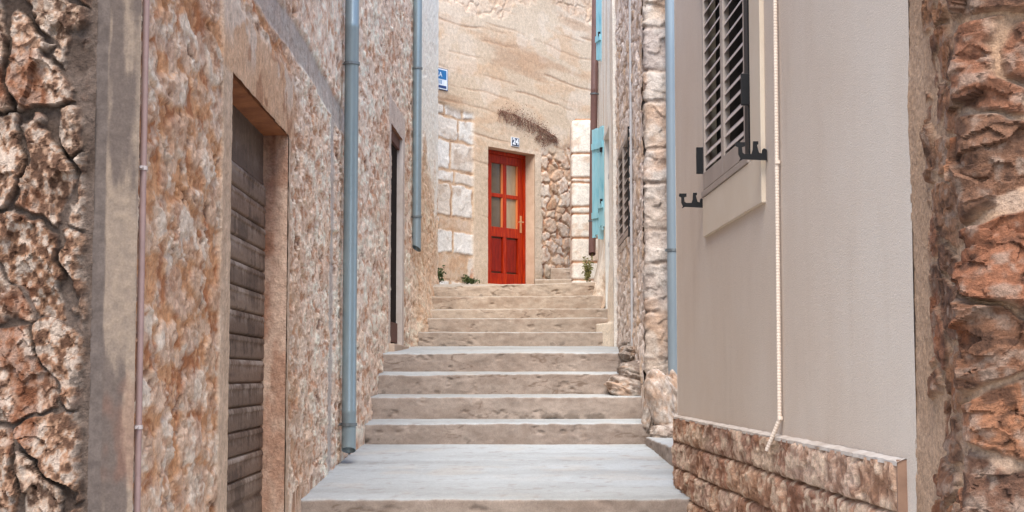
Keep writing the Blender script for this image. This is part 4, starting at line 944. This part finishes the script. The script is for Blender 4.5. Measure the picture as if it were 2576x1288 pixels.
# ------------------------------------------------------------ plants
def leaf_mesh(name, par, pts, size, mat, seed, flat=None):
    rng = random.Random(seed); vs = []; fs = []
    for p_ in pts:
        s = size * rng.uniform(.5, 1.2); a = Vector((rng.gauss(0, 1), rng.gauss(0, 1), rng.gauss(.3, .8))).normalized(); b = a.cross(Vector((rng.gauss(0, 1), rng.gauss(0, 1), rng.gauss(0, 1)))).normalized(); p_ = Vector(p_); k = len(vs)
        vs += [p_, p_ + a * s * .5 + b * s * .22, p_ + a * s, p_ + a * s * .5 - b * s * .22]; fs.append((k, k + 1, k + 2, k + 3))
    me = bpy.data.meshes.new(name); me.from_pydata([tuple(v) for v in vs], [], fs); me.update(); return link(me, name, mat, par)
def tuft(label, c, rx, ry, rz, n, mat, seed, size=.05):
    t_ = thing("wild_plant", label, "plant", c); rng = random.Random(seed); pts = []; mb = MB()
    for i in range(9):
        a = rng.uniform(0, 6.28); r = rng.uniform(.2, 1); top = Vector((c[0] + rx * r * math.cos(a), c[1] + ry * r * math.sin(a), c[2] + rz * rng.uniform(.5, 1.1))); mb.tube([c, (Vector(c) + top) / 2 + Vector((0, 0, .02)), top], [.004, .003, .002], 5)
        for k in range(n // 9): f_ = rng.uniform(.25, 1.05); q = Vector(c).lerp(top, f_); pts.append(q + Vector((rng.gauss(0, rx * .18), rng.gauss(0, ry * .18), rng.gauss(0, rz * .12))))
    mb.build("stems", mat, t_); leaf_mesh("leaves", t_, pts, size, mat, seed); return t_
tuft("dark green weed in the left corner at the foot of the white blocks", (-.93, 19.0, 2.61), .13, .12, .20, 500, M['leaf'], 3)
tuft("low green weed left of the red door sill", (-.52, 19.75, 2.66), .14, .12, .09, 320, M['leaf'], 5, .04)
tuft("olive weed sprouting from the step end below the white pier", (.90, 18.6, 2.60), .06, .15, .28, 360, M['leaf_dull'], 7, .045)
dc = thing("dry_creeper", "dried brown creeper hanging diagonally on the plaster above the red door", "plant", bp(.5, .03, 4.6)); rng = random.Random(9); pts = []; mb = MB()
for i in range(2400):
    s = rng.random() ** .8; t_ = -.27 + 1.28 * s; zc = 4.97 - .02 * s - .22 * s * s; th = .025 + .085 * math.sin(math.pi * min(1, s * 1.02)) ** .8
    if rng.random() < .22: s = rng.uniform(.62, .9); t_ = -.27 + 1.28 * s; zc = 4.72; th = .08 * (1 - abs(s - .76) / .2)
    pts.append(bp(t_ + rng.gauss(0, .02), 0.03 + abs(rng.gauss(0, .012)), zc + rng.gauss(0, .75) * th))
for i in range(70):
    s = rng.random(); t_ = -.27 + 1.28 * s; zc = 4.97 - .02 * s - .22 * s * s; mb.tube([bp(t_, .03, zc + .04), bp(t_ + rng.uniform(-.05, .12), .05, zc), bp(t_ + rng.uniform(-.05, .15), .04, zc - rng.uniform(.03, .14))], .003, 4)
mb.build("twigs", M['dry'], dc); leaf_mesh("dead_leaves", dc, pts, .021, M['dry'], 11)

for o in bpy.data.objects:
    if "_w" in o.keys(): del o["_w"]
